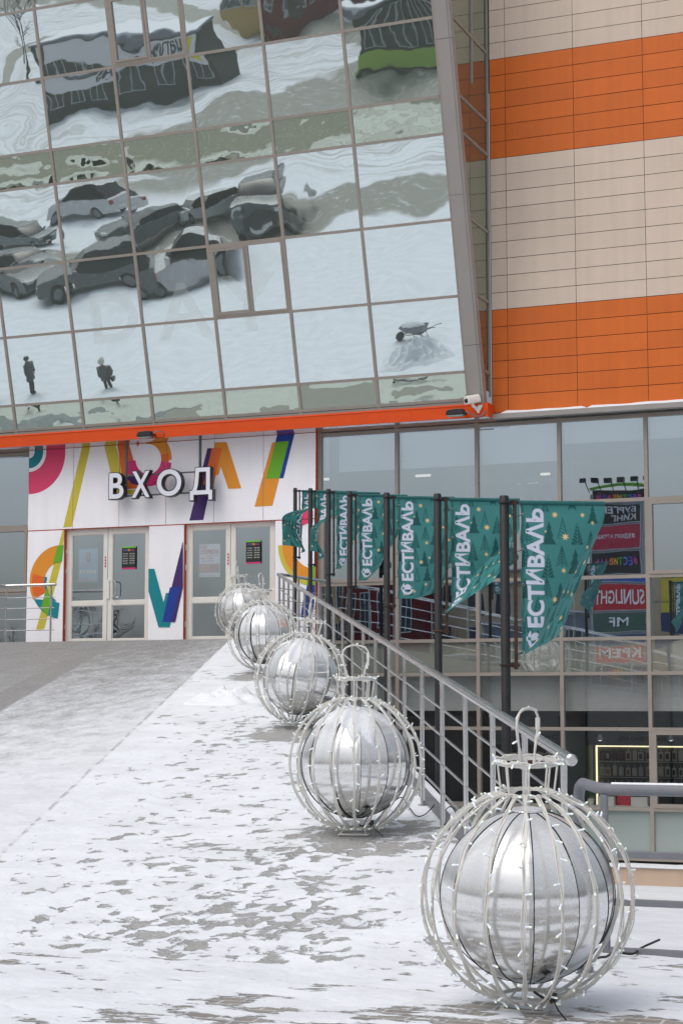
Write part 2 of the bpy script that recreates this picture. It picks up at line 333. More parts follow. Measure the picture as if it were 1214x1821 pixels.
# ------------------------------------------------------------------ object helpers
WL = {}
def thing(name, label, cat, loc=(0, 0, 0), group=None, rotz=0.0):
    o = bpy.data.objects.new(name, None); COL.objects.link(o); o.location = loc; o.rotation_euler = (0, 0, rotz); o.empty_display_size = .2
    o['label'] = label; o['category'] = cat
    if group: o['group'] = group
    WL[o] = np.array(loc, float); return o
def tag(o, label, cat, group=None):
    o['label'] = label; o['category'] = cat
    if group: o['group'] = group
    return o
class MB:
    def __init__(s): s.v = []; s.f = []; s.m = []
    def add(s, vs, fs, mi=0):
        b = len(s.v); s.v += [tuple(map(float, p)) for p in vs]
        s.f += [tuple(b+i for i in f) for f in fs]; s.m += [mi]*len(fs); return s
    def box(s, x0, x1, y0, y1, z0, z1, mi=0):
        return s.add([(x0,y0,z0),(x1,y0,z0),(x1,y1,z0),(x0,y1,z0),(x0,y0,z1),(x1,y0,z1),(x1,y1,z1),(x0,y1,z1)],
                     [(3,2,1,0),(4,5,6,7),(0,1,5,4),(1,2,6,5),(2,3,7,6),(3,0,4,7)], mi)
    def obox(s, o, a, b, c, mi=0):
        """box from a corner and three edge vectors"""
        o, a, b, c = map(lambda q: np.array(q, float), (o, a, b, c))
        return s.add([o, o+a, o+a+b, o+b, o+c, o+a+c, o+a+b+c, o+b+c], [(3,2,1,0),(4,5,6,7),(0,1,5,4),(1,2,6,5),(2,3,7,6),(3,0,4,7)], mi)
    def tube(s, pts, r, n=8, mi=0, caps=True, closed=False):
        P = [np.array(p, float) for p in pts]; k = len(P); rs = r if hasattr(r, '__len__') else [r]*k
        rings = []; up = None
        for i in range(k):
            if closed: d = P[(i+1) % k]-P[i-1]
            else: d = P[min(i+1, k-1)]-P[max(i-1, 0)]
            d = d/(np.linalg.norm(d)+1e-12)
            if up is None:
                up = np.array([0, 0, 1.]) if abs(d[2]) < .9 else np.array([1., 0, 0])
            up = up-d*(up@d); up = up/(np.linalg.norm(up)+1e-12); sd_ = np.cross(d, up)
            rings.append([P[i]+rs[i]*(math.cos(a)*up+math.sin(a)*sd_) for a in np.arange(n)*2*math.pi/n])
        vs = [q for rg in rings for q in rg]; fs = []
        for i in range(k if closed else k-1):
            for j in range(n):
                a, b_ = i*n+j, i*n+(j+1) % n; c, d_ = ((i+1) % k)*n+j, ((i+1) % k)*n+(j+1) % n
                fs.append((a, c, d_, b_))
        if caps and not closed: fs += [tuple(range(n)), tuple(range((k-1)*n+n-1, (k-1)*n-1, -1))]
        return s.add(vs, fs, mi)
    def strip(s, pts, w, nrm, th, mi=0, closed=False):
        """flat bar along pts: width w, thickness th along nrm(i)"""
        k = len(pts); vs = []
        P = [np.array(p, float) for p in pts]
        for i in range(k):
            d = (P[(i+1) % k]-P[i-1]) if closed else P[min(i+1, k-1)]-P[max(i-1, 0)]
            d = d/np.linalg.norm(d); n_ = np.array(nrm[i], float); n_ = n_/np.linalg.norm(n_); t_ = np.cross(d, n_)
            vs += [P[i]-t_*w/2-n_*th/2, P[i]+t_*w/2-n_*th/2, P[i]+t_*w/2+n_*th/2, P[i]-t_*w/2+n_*th/2]
        fs = []
        for i in range(k if closed else k-1):
            j = (i+1) % k
            for q in range(4): fs.append((i*4+q, i*4+(q+1) % 4, j*4+(q+1) % 4, j*4+q))
        if not closed: fs += [(3, 2, 1, 0), tuple((k-1)*4+q for q in range(4))]
        return s.add(vs, fs, mi)
    def lathe(s, prof, n=24, c=(0, 0, 0), mi=0):
        vs = []; fs = []
        for r, z in prof:
            for j in range(n):
                a = 2*math.pi*j/n; vs.append((c[0]+r*math.cos(a), c[1]+r*math.sin(a), c[2]+z))
        for i in range(len(prof)-1):
            for j in range(n): fs.append((i*n+j, i*n+(j+1) % n, (i+1)*n+(j+1) % n, (i+1)*n+j))
        fs += [tuple(range(n-1, -1, -1)), tuple((len(prof)-1)*n+j for j in range(n))]
        return s.add(vs, fs, mi)
    def prism(s, poly, f, d, mi=0, mside=None):
        """poly: 2-D outline; f(x,y,depth) -> point; front at depth 0, back at depth d"""
        k = len(poly); vs = [f(x, y, 0) for x, y in poly]+[f(x, y, d) for x, y in poly]
        s.add(vs, [tuple(range(k))], mi)
        b = len(s.v)-2*k
        fs = [tuple(b+q for q in range(2*k-1, k-1, -1))]+[(b+i, b+k+i, b+k+(i+1) % k, b+(i+1) % k) for i in range(k)]
        s.f += fs; s.m += [mi if mside is None else mside]*len(fs); return s
    def build(s, name, mats, parent=None, smooth=False, local=False, bevel=0.0):
        if not isinstance(mats, (list, tuple)): mats = [mats]
        me = bpy.data.meshes.new(name); v = np.array(s.v)
        if parent is not None and not local:
            q = parent
            while q is not None:
                v = v-WL.get(q, 0); q = q.parent
        me.from_pydata([tuple(p) for p in v], [], s.f)
        for m_ in mats: me.materials.append(m_)
        me.polygons.foreach_set('material_index', s.m)
        bm = bmesh.new(); bm.from_mesh(me); bmesh.ops.recalc_face_normals(bm, faces=bm.faces); bm.to_mesh(me); bm.free()
        if smooth:
            me.polygons.foreach_set('use_smooth', [True]*len(me.polygons))
            me.set_sharp_from_angle(angle=R(38))
        o = bpy.data.objects.new(name, me); COL.objects.link(o)
        if parent is not None: o.parent = parent
        if bevel:
            md = o.modifiers.new('bevel', 'BEVEL'); md.width = bevel; md.segments = 2; md.limit_method = 'ANGLE'
        return o
def plain(name, verts, faces, mats, parent=None, smooth=False):
    b = MB(); b.add(verts, faces); return b.build(name, mats, parent, smooth)
def pane(name, f, tilt, bulge, mat, parent, n=8):
    """a sheet of glass set slightly out of true and slightly bellied, as real panes are"""
    V = []; k = n+1
    for j in range(k):
        for i in range(k):
            a, d = i/n, j/n; e = 16*a*(1-a)*d*(1-d)
            V.append(f(a, d, tilt[0]*(2*a-1)+tilt[1]*(2*d-1)+bulge[0]*e+bulge[1]*math.sin(2*math.pi*a)*4*d*(1-d)+bulge[2]*.6*math.sin(2*math.pi*d)*4*a*(1-a)))
    return plain(name, V, [(j*k+i, j*k+i+1, (j+1)*k+i+1, (j+1)*k+i) for j in range(n) for i in range(n)], mat, parent, smooth=True)
def copy_tree(o, parent=None):
    c = o.copy(); COL.objects.link(c); c.parent = parent
    for ch in o.children: copy_tree(ch, c)
    return c
_txt = {}
LOOK = str.maketrans('ВХАЕСТОМНКРФ', 'BXAECTOMHKPΦ')      # same letter shapes, cleaner outlines
def text_tris(body, bold=0.0, shear=0.0):
    """triangles of a line of text, as (verts Nx2, faces)"""
    body = body.translate(LOOK); key = (body, bold, shear)
    if key in _txt: return _txt[key]
    cu = bpy.data.curves.new('t', 'FONT'); cu.body = body; cu.size = 1; cu.offset = bold; cu.shear = shear; cu.fill_mode = 'FRONT'; cu.resolution_u = 6
    ob = bpy.data.objects.new('t', cu); COL.objects.link(ob)
    dg = bpy.context.evaluated_depsgraph_get(); me = bpy.data.meshes.new_from_object(ob.evaluated_get(dg))
    v = np.array([p.co[:2] for p in me.vertices]); f = [tuple(p.vertices) for p in me.polygons]
    bpy.data.objects.remove(ob); bpy.data.curves.remove(cu); bpy.data.meshes.remove(me)
    _txt[key] = (v, f); return v, f
def text_into(mb, body, x0, x1, y0, y1, f, mi=0, bold=0.0, depth=None, mside=None, cw=True):
    """fits the text into a rectangle of the plane f(x,y,depth)"""
    v, fs = text_tris(body, bold)
    lo, hi = v.min(0), v.max(0)
    q = (v-lo)/(hi-lo)*np.array([x1-x0, y1-y0])+np.array([x0, y0])
    mb.add([f(x, y, 0) for x, y in q], fs, mi)
    if depth is not None:
        from collections import Counter
        ed = Counter(); orient = {}
        for fc in fs:
            for i in range(len(fc)):
                a, b = fc[i], fc[(i+1) % len(fc)]; e = (min(a, b), max(a, b)); ed[e] += 1; orient[e] = (a, b)
        vs = [f(x, y, 0) for x, y in q]+[f(x, y, depth) for x, y in q]; k = len(q)
        sides = [(orient[e][0], orient[e][1], orient[e][1]+k, orient[e][0]+k) for e, c in ed.items() if c == 1]
        mb.add(vs, sides+[tuple(i+k for i in fc) for fc in fs], mside)
    return mb
def clip_rect(poly, x0, x1, y0, y1):
    def cl(p, ins, inter):
        out = []
        for i in range(len(p)):
            a, b = p[i-1], p[i]
            if ins(b):
                if not ins(a): out.append(inter(a, b))
                out.append(b)
            elif ins(a): out.append(inter(a, b))
        return out
    def ix(c): return lambda a, b: (c, a[1]+(b[1]-a[1])*(c-a[0])/(b[0]-a[0]))
    def iy(c): return lambda a, b: (a[0]+(b[0]-a[0])*(c-a[1])/(b[1]-a[1]), c)
    p = poly
    for ins, inter in ((lambda q: q[0] >= x0, ix(x0)), (lambda q: q[0] <= x1, ix(x1)), (lambda q: q[1] >= y0, iy(y0)), (lambda q: q[1] <= y1, iy(y1))):
        p = cl(p, ins, inter)
        if len(p) < 3: return []
    return p

# ================================================================== GROUND
RS, RV0, CREST, LZ = .135, 10.08, 31.0, 2.824            # ramp slope, foot, crest, landing level
def ramp_z(v): return RS*(v-RV0) if v < CREST else LZ
def rail_u(v): return -2.858-.5505*(v-10.29)             # line of the stainless railing, seen in plan
def edge_u(v): return rail_u(v)+.26
def yard_z(u, v):
    """paving level outside the ramp: flat square, falling away to a sunken yard right of the ramp"""
    if v <= 11.45: z = 0.0
    else: z = -.05*min(1, (v-11.45)/.2)-.0805*(v-11.45)
    if v > 33.05: z = -1.80
    return z
def make_ground():
    us = list(np.arange(-46, -8, 2.0))+list(np.arange(-8, 5.01, .12))+[7, 10, 16, 26, 45, 80, 150, 300, 900]
    us = [-900, -300, -150, -90, -60]+us
    vs = [-900, -350, -180, -110, -70, -45, -30, -18, -10, -4, 0, 3]+list(np.arange(4.5, 20, .12))+list(np.arange(20, 33.1, .8))+[33.0, 33.06, 33.4, 60, 200, 900]
    vs = sorted(set(round(float(x), 3) for x in vs)); V = []; F = []
    for v in vs:
        for u in us:
            z = yard_z(u, v)
            if 11.5 < v < 33: z += .10*(mnoise.noise(Vector((u*.35, v*.35, 3)))-.1)*min(1, (v-11.5)/2)
            if 4 < v < 20 and -8 < u < 5:
                z += .012*mnoise.noise(Vector((u*1.6, v*1.6, 0)))+.006*mnoise.noise(Vector((u*5, v*5, 9)))
            if v < RV0+2 and u < edge_u(v)+.02: z = min(z, .004) if v > RV0-.15 else z
            if RV0 < v < 33.2 and u < edge_u(v)-.3: z = min(z, ramp_z(v)-.6)
            V.append((u, v, z))
    n = len(us)
    for j in range(len(vs)-1):
        for i in range(n-1):
            a = j*n+i; F.append((a, a+1, a+n+1, a+n))
    o = plain('ground', V, F, M['plaza'], smooth=True); o['kind'] = 'structure'
make_ground()
def make_ramp():
    b = MB(); vs = list(np.arange(RV0-.12, CREST, .22))+[CREST, 33.2]
    top = []
    us_rel = np.concatenate([np.linspace(0, 8, 60), np.linspace(8.4, 26, 30)])
    V = []; F = []
    for v in vs:
        e = edge_u(v)
        for r in us_rel:
            u = e-r
            z = ramp_z(v) if v >= RV0 else -.012
            if v < CREST: z += .008*mnoise.noise(Vector((u*1.3, v*1.3, 5)))+.004*mnoise.noise(Vector((u*4, v*4, 1)))
            V.append((u, v, z))
    n = len(us_rel)
    for j in range(len(vs)-1):
        for i in range(n-1):
            a = j*n+i; F.append((a, a+n, a+n+1, a+1))
    o = plain('ramp', V, F, M['ramp'], smooth=True); o['kind'] = 'structure'
    # retaining wall along the open side
    b = MB(); k = len(vs); P = []
    for v in vs:
        e = edge_u(v); z = (ramp_z(v) if v >= RV0 else -.012)
        P += [(e+.004, v, z-.014), (e+.004, v, -2.6)]
    b.add(P, [(2*i, 2*i+1, 2*i+3, 2*i+2) for i in range(k-1)])
    w_ = b.build('retaining_wall', M['concrete']); w_['kind'] = 'structure'
make_ramp()

# ================================================================== SHOPPING CENTRE
VF, VG = 33.2, 33.36
bld = thing('shopping_centre', 'mall facade with leaning mirror glass, orange and beige cladding and mural entrance', 'building', (-14, VF, LZ))
TAU = R(14.92); E0 = np.array((0, 32.65, 7.565)); SV = np.array((0, -math.sin(TAU), math.cos(TAU))); NV = np.array((0, -math.cos(TAU), -math.sin(TAU)))
def lean(u, s, h=0.0): return E0+np.array((u, 0, 0))+s*SV+h*NV
def leanpt(x, y):
    d = ray(x, y); t = ((E0-EYE)@NV)/(d@NV); p = EYE+t*d; return p[0], (p-E0)@SV
def lbox(b, u0, u1, s0, s1, h0, h1, mi=0):
    return b.obox(lean(u0, s0, h0), lean(u1, s0, h0)-lean(u0, s0, h0), lean(u0, s1, h0)-lean(u0, s0, h0), (h1-h0)*NV, mi)
# --- leaning curtain wall
LU = [-28.1, -26.4, -24.7, -22.995, -21.292, -19.59, -17.89, -16.19, -14.49, -12.785, -10.905]
LS = [-.055, .49, 1.97, 3.45, 5.09, 5.80, 7.28, 8.70, 10.2, 11.4]
b = MB()
for i, u in enumerate(LU):
    w_ = .03 if i < len(LU)-1 else .022
    lbox(b, u-w_, u+w_, -.1, 11.4, -.09, .022)
for s in LS:
    for i in range(len(LU)-1): lbox(b, LU[i]+.031, LU[i+1]-.031, s-.028, s+.028, -.088, .02)
lbox(b, -28.2, -10.88, -.17, -.101, -.2, .03)
VENTS = [(7, 2), (6, 6)]
for ci, ri in VENTS:
    u0, u1, s0, s1 = LU[ci]+.03, LU[ci+1]-.03, LS[ri]+.028, LS[ri+1]-.028
    for k, (a0, a1) in enumerate(((u0, u1), (u0+.05, u0+.80))):
        o_ = .045+.0*k; h = .03+.012*k; q0, q1 = s0+.05*k, s1-.05*k
        lbox(b, a0, a0+o_, q0, q1, 0, h); lbox(b, a1-o_, a1, q0, q1, 0, h)
        lbox(b, a0+o_, a1-o_, q0, q0+o_, 0, h); lbox(b, a0+o_, a1-o_, q1-o_, q1, 0, h)
    lbox(b, u0+.801, u0+.86, s0+.046, s1-.046, 0, .028)
lf = b.build('leaning_frame', M['frame'], bld)
for i in range(len(LU)-1):
    for j in range(len(LS)-1):
        u0, u1, s0, s1 = LU[i]+.02, LU[i+1]-.02, LS[j]+.02, LS[j+1]-.02
        pane('glass_pane', lambda a, d, h: lean(u0+(u1-u0)*a, s0+(s1-s0)*d, h), rng.normal(0, .0022, 2), rng.normal(0, .0016, 3), M['lean_spandrel' if j in (0, 4) else 'lean_glass'], lf)
# faint white lettering behind the glass
def ghost_mat():
    m, t, b_, o = nodes('pale_letter_film'); t.nodes.remove(b_)
    tr = N(t, 'ShaderNodeBsdfTransparent'); d = N(t, 'ShaderNodeBsdfDiffuse'); d.inputs['Color'].default_value = (.8, .84, .84, 1)
    mx = N(t, 'ShaderNodeMixShader'); mx.inputs[0].default_value = .14; L(t, tr.outputs[0], mx.inputs[1]); L(t, d.outputs[0], mx.inputs[2]); L(t, mx.outputs[0], o.inputs['Surface']); return m
M['ghost'] = ghost_mat()
b = MB()
for ch, (x0, y0, x1, y1) in (('D', (168, 512, 240, 612)), ('A', (283, 494, 372, 606)), ('Y', (397, 478, 488, 594))):
    ua, sa = leanpt(x0, y1); ub, sb = leanpt(x1, y0+ (x1-x0)*-.0+4)
    text_into(b, ch, ua, ub, sa, sb, lambda x, y, d: lean(x, y, .012), bold=.02)
b.build('faint_lettering', M['ghost'], lf)
# --- grey corner cover, glazed side return
b = MB()
for s0, s1 in ((-.17, 1.0), (1.008, 3.9), (3.908, 6.85), (6.858, 9.4), (9.408, 11.4)):
    lbox(b, -10.876, -10.62, s0, s1, -.12, .05); lbox(b, -10.6195, -10.575, s0, s1, -.16, .035)
b.build('corner_cover', M['cover'], bld)
US = -10.6
b = MB(); zt = 11.4*math.cos(TAU)+7.565
pts = [lean(US, .1, -.14), lean(US, 11.4, -.14)]
sr = bpy.data.objects.new('x', None)
b.add([pts[0], (US, 33.09, pts[0][2]), (US, 33.09, pts[1][2]), pts[1]], [(0, 1, 2, 3)])
sg = b.build('side_glass', M['side_glass'], bld)
b = MB()
for s in (.49, 1.97, 3.45, 5.09, 5.80, 7.28, 8.70):
    p = lean(US, s, -.13)
    if 33.09-p[1] > .05: b.box(US-.01, US+.025, p[1], 33.06, p[2]-.022, p[2]+.022)
b.box(US-.01, US+.027, 33.062, 33.098, 7.6, 18)
p = lean(US, 6.1, -.13); b.box(US-.01, US+.028, 32.08, 32.12, p[2]+.2, 18)
b.build('side_glass_bars', M['frame'], sg)
# --- clad upper wall
def cladding():
    b = MB(); b.box(-10.56, 3.6, 33.112, 33.2, 7.2, 18.3, 2)
    us = [-10.55, -10.222]+[-8.822+1.39*i for i in range(9)]
    p = .3455; zs = [9.353-p*k for k in range(6, 0, -1)]+[9.353+p*k*.9935 for k in range(0, 27)]
    for i in range(len(us)-1):
        for j in range(len(zs)-1):
            zc = (zs[j]+zs[j+1])/2
            org = zc < 9.353 or 12.431 < zc < 14.52
            t_ = rng.normal(0, .0012, 2)
            g = .006
            x0, x1, z0, z1 = us[i]+g*.8, us[i+1]-g*.8, zs[j]+g, zs[j+1]-g
            c = [(x0, 33.10+t_[0], z0), (x1, 33.10+t_[1], z0), (x1, 33.10-t_[0], z1), (x0, 33.10-t_[1], z1)]
            k = [(x, 33.12, z) for x, _, z in c]
            b.add(c+k, [(0, 1, 2, 3), (0, 4, 5, 1), (1, 5, 6, 2), (2, 6, 7, 3), (3, 7, 4, 0)], 0 if org else 1)
    return b.build('clad_wall', [M['orange'], M['beige'], M['gap']], bld)
cladding()
b = MB()
b.prism([(32.93, 7.14), (33.11, 7.14), (33.11, 7.262), (32.93, 7.235)], lambda x, y, d: (-10.5+d, x, y), 14.1)
b.build('drip_ledge', M['cover'], bld)
# snow lying on the ledge
def ledge_snow():
    b = MB(); n = 130; V = []
    for i in range(n+1):
        u = -10.45+14*i/n; h = .035+.03*max(0, mnoise.noise(Vector((u*1.7, 0, 2)))+.3)
        if u < -10.3 or (-8.62 < u < -8.56) : h = .004
        f = .02*mnoise.noise(Vector((u*4, 5, 2)))
        V += [(u, 32.935+f, 7.237), (u, 32.95+f, 7.237+h*.8), (u, 33.02, 7.25+h), (u, 33.098, 7.262+h*.9)]
    F = [(i*4+q, i*4+q+1, i*4+q+5, i*4+q+4) for i in range(n) for q in range(3)]
    o = plain('ledge_snow', V, F, M['snow'], smooth=True); tag(o, 'thin line of snow lying on the grey ledge under the orange cladding', 'snow')
ledge_snow()
# --- orange canopy fascia and glossy soffit
b = MB()
seams = [-28.2, -25.3, -21.0, -15.35, -12.1, -10.5]
for i in range(len(seams)-1): b.box(seams[i]+(.003 if i else 0), seams[i+1], 32.65, 33.19, 7.15, 7.405)
b.box(-28.2, -10.51, 32.67, 33.1, 7.406, 7.43)
fa = b.build('fascia', M['fascia'], bld)
b = MB(); b.box(-28.2, -10.62, 32.638, 32.66, 7.385, 7.412); b.build('fascia_trim', M['fascia_trim'], fa)
b = MB(); b.box(-28.2, -10.5, 32.652, 33.30, 7.138, 7.149); b.build('soffit', M['soffit'], fa)

# --- entrance wall with panels, mural and doors
ZH = 5.355
def U(x, y): return wallpt(x, y)[0]
UX = [U(51.5, 860), U(131, 860), U(213, 860), U(296, 860), U(381, 860), U(468.5, 860), U(561.5, 860)]
UL = [(U(48.5, 1040), U(113.5, 1040)), (U(264.5, 1040), U(327, 1040)), (U(489, 1040), U(561, 1040))]
b = MB()
b.box(UX[0], UX[-1], 33.203, 33.345, ZH-.01, 7.137)
for a, c in UL: b.box(a, c, 33.203, 33.345, 2.6, ZH-.0105)
ew = b.build('entrance_wall', M['jamb'], bld)
PAN = [(UX[i]+.006, UX[i+1]-.006, ZH+.004, 7.130) for i in range(6)]+[(a+.004, c-.004, 2.62, ZH-.02) for a, c in UL]
b = MB()
for x0, x1, z0, z1 in PAN: b.box(x0, x1, 33.192, 33.2025, z0, z1)
b.build('white_panels', M['white'], ew)
def c4(p): return wallpt(p[0]/4.0467, 740+p[1]/4.0467)
def c5(p): return wallpt(280+p[0]/4.0467, 740+p[1]/4.0467)
def c2(p): return wallpt(p[0]/2.0233, 720+p[1]/2.0233)
def arc(c, r, a0, a1, n=28, k=.86): return [(c[0]+k*r*math.cos(R(a0+(a1-a0)*i/n)), c[1]-r*math.sin(R(a0+(a1-a0)*i/n))) for i in range(n+1)]
def ringp(c, r0, r1, a0, a1, n=28): return arc(c, r1, a0, a1, n)+arc(c, r0, a1, a0, n)
PC = dict(pink=srgb(222, 64, 110), teal=srgb(4, 132, 144), yellow=srgb(204, 190, 66), orange=srgb(226, 146, 44), red=srgb(226, 104, 36), green=srgb(104, 172, 36),
          purple=srgb(66, 40, 104), blue=srgb(26, 58, 150), magenta=srgb(214, 50, 120))
for k_, c_ in PC.items(): M['p_'+k_] = pbr('mural_'+k_, c_, .5, 0, .03, 1.2, spec=.4)
SH = [  # (colour, crop mapping, outline)
    ('pink', c4, ringp((210, 255), 147, 307, -90, 6)), ('teal', c4, ringp((210, 255), 50, 121, -90, 10)),
    ('yellow', c4, [(593, 222), (653, 222), (520, 797), (458, 803)]), ('yellow', c4, [(455, 812), (470, 812), (448, 1042), (322, 1532), (262, 1542), (398, 1040)]),
    ('yellow', c4, [(752, 205), (836, 205), (905, 480), (905, 530), (1025, 530), (1020, 562), (835, 566)]),
    ('red', c4, [(845, 190), (928, 190), (1000, 450), (985, 522), (912, 525), (872, 380)]),
    ('orange', c2, ringp((535, 195), 54, 98, 100, -2)), ('red', c2, ringp((535, 195), 54, 86, 15, -60)), ('magenta', c2, ringp((535, 195), 54, 98, -8, -175)),
    ('red', c2, [(484, 128), (512, 128), (497, 150)]),
    ('purple', c2, [(457, 262), (505, 235), (530, 292), (500, 290), (474, 283)]),
    ('purple', c5, [(362, 232), (442, 230), (332, 748), (232, 752)]),
    ('orange', c5, [(415, 190), (500, 188), (605, 520), (512, 524), (458, 365), (440, 425), (400, 425)]),
    ('red', c5, [(395, 230), (468, 228), (405, 495), (332, 492)]),
    ('orange', c5, [(828, 190), (945, 182), (828, 645), (700, 652)]), ('blue', c5, [(868, 118), (990, 118), (907, 447), (785, 452)]), ('green', c5, [(853, 187), (948, 180), (880, 447), (780, 452)]),
    ('orange', c4, ringp((450, 1198), 150, 270, 92, 207)), ('red', c4, ringp((450, 1198), 150, 250, 165, 207)), ('teal', c4, ringp((450, 1198), 130, 150, 163, 207)),
    ('teal', c4, ringp((450, 1198), 148, 262, 207, 262)+[(412, 1330)]), ('green', c4, [(418, 934), (462, 928), (450, 1046), (385, 1062)]), ('green', c4, [(338, 1236), (362, 1290), (372, 1330), (348, 1440), (300, 1382)]),
    ('teal', c2, [(536, 590), (557, 590), (590, 712), (599, 677), (640, 676), (612, 800), (572, 800), (536, 670)]),
    ('purple', c2, [(660, 490), (660, 655), (632, 782), (588, 782)]), ('blue', c2, [(613, 657), (652, 655), (618, 782), (586, 782)]),
    ('pink', c5, ringp((1120, 930), 165, 252, 90, 180)), ('yellow', c5, ringp((1120, 930), 165, 290, 180, 270)), ('orange', c5, ringp((1120, 930), 165, 254, 180, 270)),
    ('green', c5, [(1094, 1080), (1140, 1080), (1140, 1215), (1075, 1215)]), ('blue', c5, [(1080, 1216), (1140, 1216), (1140, 1400), (1030, 1470), (1045, 1350)]),
]
b = MB()
for li, (cn, mp_, poly) in enumerate(SH):
    q = [mp_(p) for p in poly]
    for x0, x1, z0, z1 in PAN:
        c = clip_rect(q, x0, x1, z0, z1)
        if c: b.add([(x, 33.1915-.0004*li, z) for x, z in c], [tuple(range(len(c)))], list(PC).index(cn))
b.build('mural', [M['p_'+k_] for k_ in PC], ew)

def door_leaf(outer, up, low, name, hinge_x, handle):
    """outer, up, low: (x0,x1,y0,y1) picture rectangles of the leaf and of its two glass fields, laid on the recessed door plane"""
    vd = 33.30
    def rc(r):
        ym = (r[2]+r[3])/2
        a = wallpt(r[0], ym, vd)[0]; c = wallpt(r[1], ym, vd)[0]; xm = (r[0]+r[1])/2
        return a, c, wallpt(xm, r[3], vd)[1], wallpt(xm, r[2], vd)[1]
    O, A, B = rc(outer), rc(up), rc(low); O = (O[0], O[1], LZ+.012, O[3])
    b = MB(); y0, y1 = vd, vd+.06
    b.box(O[0], A[0], y0, y1, O[2], O[3]); b.box(A[1], O[1], y0, y1, O[2], O[3])
    b.box(A[0], A[1], y0, y1, A[3], O[3]); b.box(A[0], A[1], y0, y1, B[3], A[2]); b.box(A[0], A[1], y0, y1, O[2], B[2])
    for Q in (A, B):   # glazing beads
        for r in ((Q[0], Q[0]+.015, Q[2], Q[3]), (Q[1]-.015, Q[1], Q[2], Q[3]), (Q[0]+.015, Q[1]-.015, Q[2], Q[2]+.015), (Q[0]+.015, Q[1]-.015, Q[3]-.015, Q[3])):
            b.box(r[0], r[1], y0+.012, y0+.03, r[2], r[3])
    d = b.build('door', M['doorframe'], bld, bevel=.004)
    for Q in (A, B):
        g = rng.normal(0, .001, 2)
        pane('door_glass', lambda a, e, h: (Q[0]+(Q[1]-Q[0])*a, vd+.03+h, Q[2]+(Q[3]-Q[2])*e), g, rng.normal(0, .0015, 3), M['window_glass'], d)
    if hinge_x:
        for z in (LZ+.35, LZ+1.55, LZ+1.98):
            h = MB(); u = O[0] if hinge_x < 0 else O[1]
            h.tube([(u, vd-.018, z), (u, vd-.018, z+.12)], .014); h.box(u-.02, u+.05*-hinge_x*1.0+.0, vd-.014, vd-.002, z+.03, z+.09) if hinge_x < 0 else h.box(u-.04, u+.01, vd-.014, vd-.002, z+.03, z+.09)
            h.build('hinge', M['doorframe'], d, smooth=True)
    if handle is not None:
        z0, z1 = A[2]+.06, A[2]+.42
        h = MB(); u = handle
        h.tube([(u, vd, z0), (u+.01, vd-.06, z0+.01), (u+.06, vd-.075, z0+.02), (u+.09, vd-.075, z0+.06), (u+.09, vd-.075, z1-.06), (u+.06, vd-.075, z1-.02), (u+.01, vd-.06, z1-.01), (u, vd, z1)], .016, 8)
        h.build('handle', M['steel'], d, smooth=True)
        h = MB(); h.box(u-.16, u-.10, vd-.03, vd-.002, z0-.02, z1+.03); h.build('lock_plate', M['doorframe'], d, bevel=.012)
    return O, A, B
D = {}
D[0] = door_leaf((117, 191, 939, 1136), (128, 184.5, 951, 1069), (126.5, 183, 1077.5, 1136.5), 'a', -1, None)
D[1] = door_leaf((192, 265, 937, 1136), (200, 258.8, 948.5, 1067.5), (199, 257.5, 1075.5, 1136), 'b', 1, onY(203, 1050, 33.3)[0])
D[2] = door_leaf((331, 409, 929, 1134), (341.8, 402, 942, 1062.5), (341, 401.5, 1072, 1132.5), 'c', -1, None)
D[3] = door_leaf((410, 489, 926, 1134), (418.6, 480.5, 936, 1060), (418, 480, 1070, 1131), 'd', 1, onY(421, 1043, 33.3)[0])

# --- flat window wall left and right of the entrance
WU = [UX[-1]+.035, -12.66, -10.96, -9.27, -7.56, -5.85, -4.14, -2.43, -.7, 1.0, 2.7]
WZ = [-1.225, -.406, 1.09, 2.145, 2.812, 3.99, 5.466, 7.09]
WUL = [-28.0, -26.3, -24.6, -22.95, UX[0]-.035]
wfs = []
for us, zs in ((WU, WZ), (WUL, WZ[3:])):
    b = MB()
    for u in us: b.box(u-.035, u+.035, 33.30, 33.44, zs[0]-.04, 7.137)
    for z in zs:
        for i in range(len(us)-1): b.box(us[i]+.0352, us[i+1]-.0352, 33.302, 33.438, z-.033, z+.033)
    wfs.append(b.build('window_frame', M['frame'], bld))
for u0, u1, z0, z1 in ((WU[4], WU[5], 3.99, 5.466), (WU[4], WU[5], -.406, 1.09), (WU[0], WU[1], 3.99, 5.466), (WUL[-2], WUL[-1], 3.99, 5.466), (WU[7], WU[8], 3.99, 5.466)):
    a = (u0+.036, u1-.036, z0+.034, z1-.034); b = MB()
    for r in ((a[0], a[0]+.07, a[2], a[3]), (a[1]-.07, a[1], a[2], a[3]), (a[0]+.07, a[1]-.07, a[2], a[2]+.07), (a[0]+.07, a[1]-.07, a[3]-.07, a[3])):
        b.box(r[0], r[1], 33.285, 33.40, r[2], r[3])
    b.build('sash', M['frame'], wfs[0] if u0 > -14.3 else wfs[1])
KIND = ['frosted', 'shop_glass', 'shop_glass', 'spandrel_glass', 'window_glass', 'window_glass', 'window_glass']
for us, zs, kk, wf in ((WU, WZ, KIND, wfs[0]), (WUL, WZ[3:], KIND[3:], wfs[1])):
    for i in range(len(us)-1):
        for j in range(len(zs)-1):
            g = rng.normal(0, .0012, 2); x0, x1, z0, z1 = us[i]+.03, us[i+1]-.03, zs[j]+.03, zs[j+1]-.03
            pane('window_pane', lambda a, d, h: (x0+(x1-x0)*a, VG+h, z0+(z1-z0)*d), g, rng.normal(0, .00022, 3), M[kk[j]], wf)
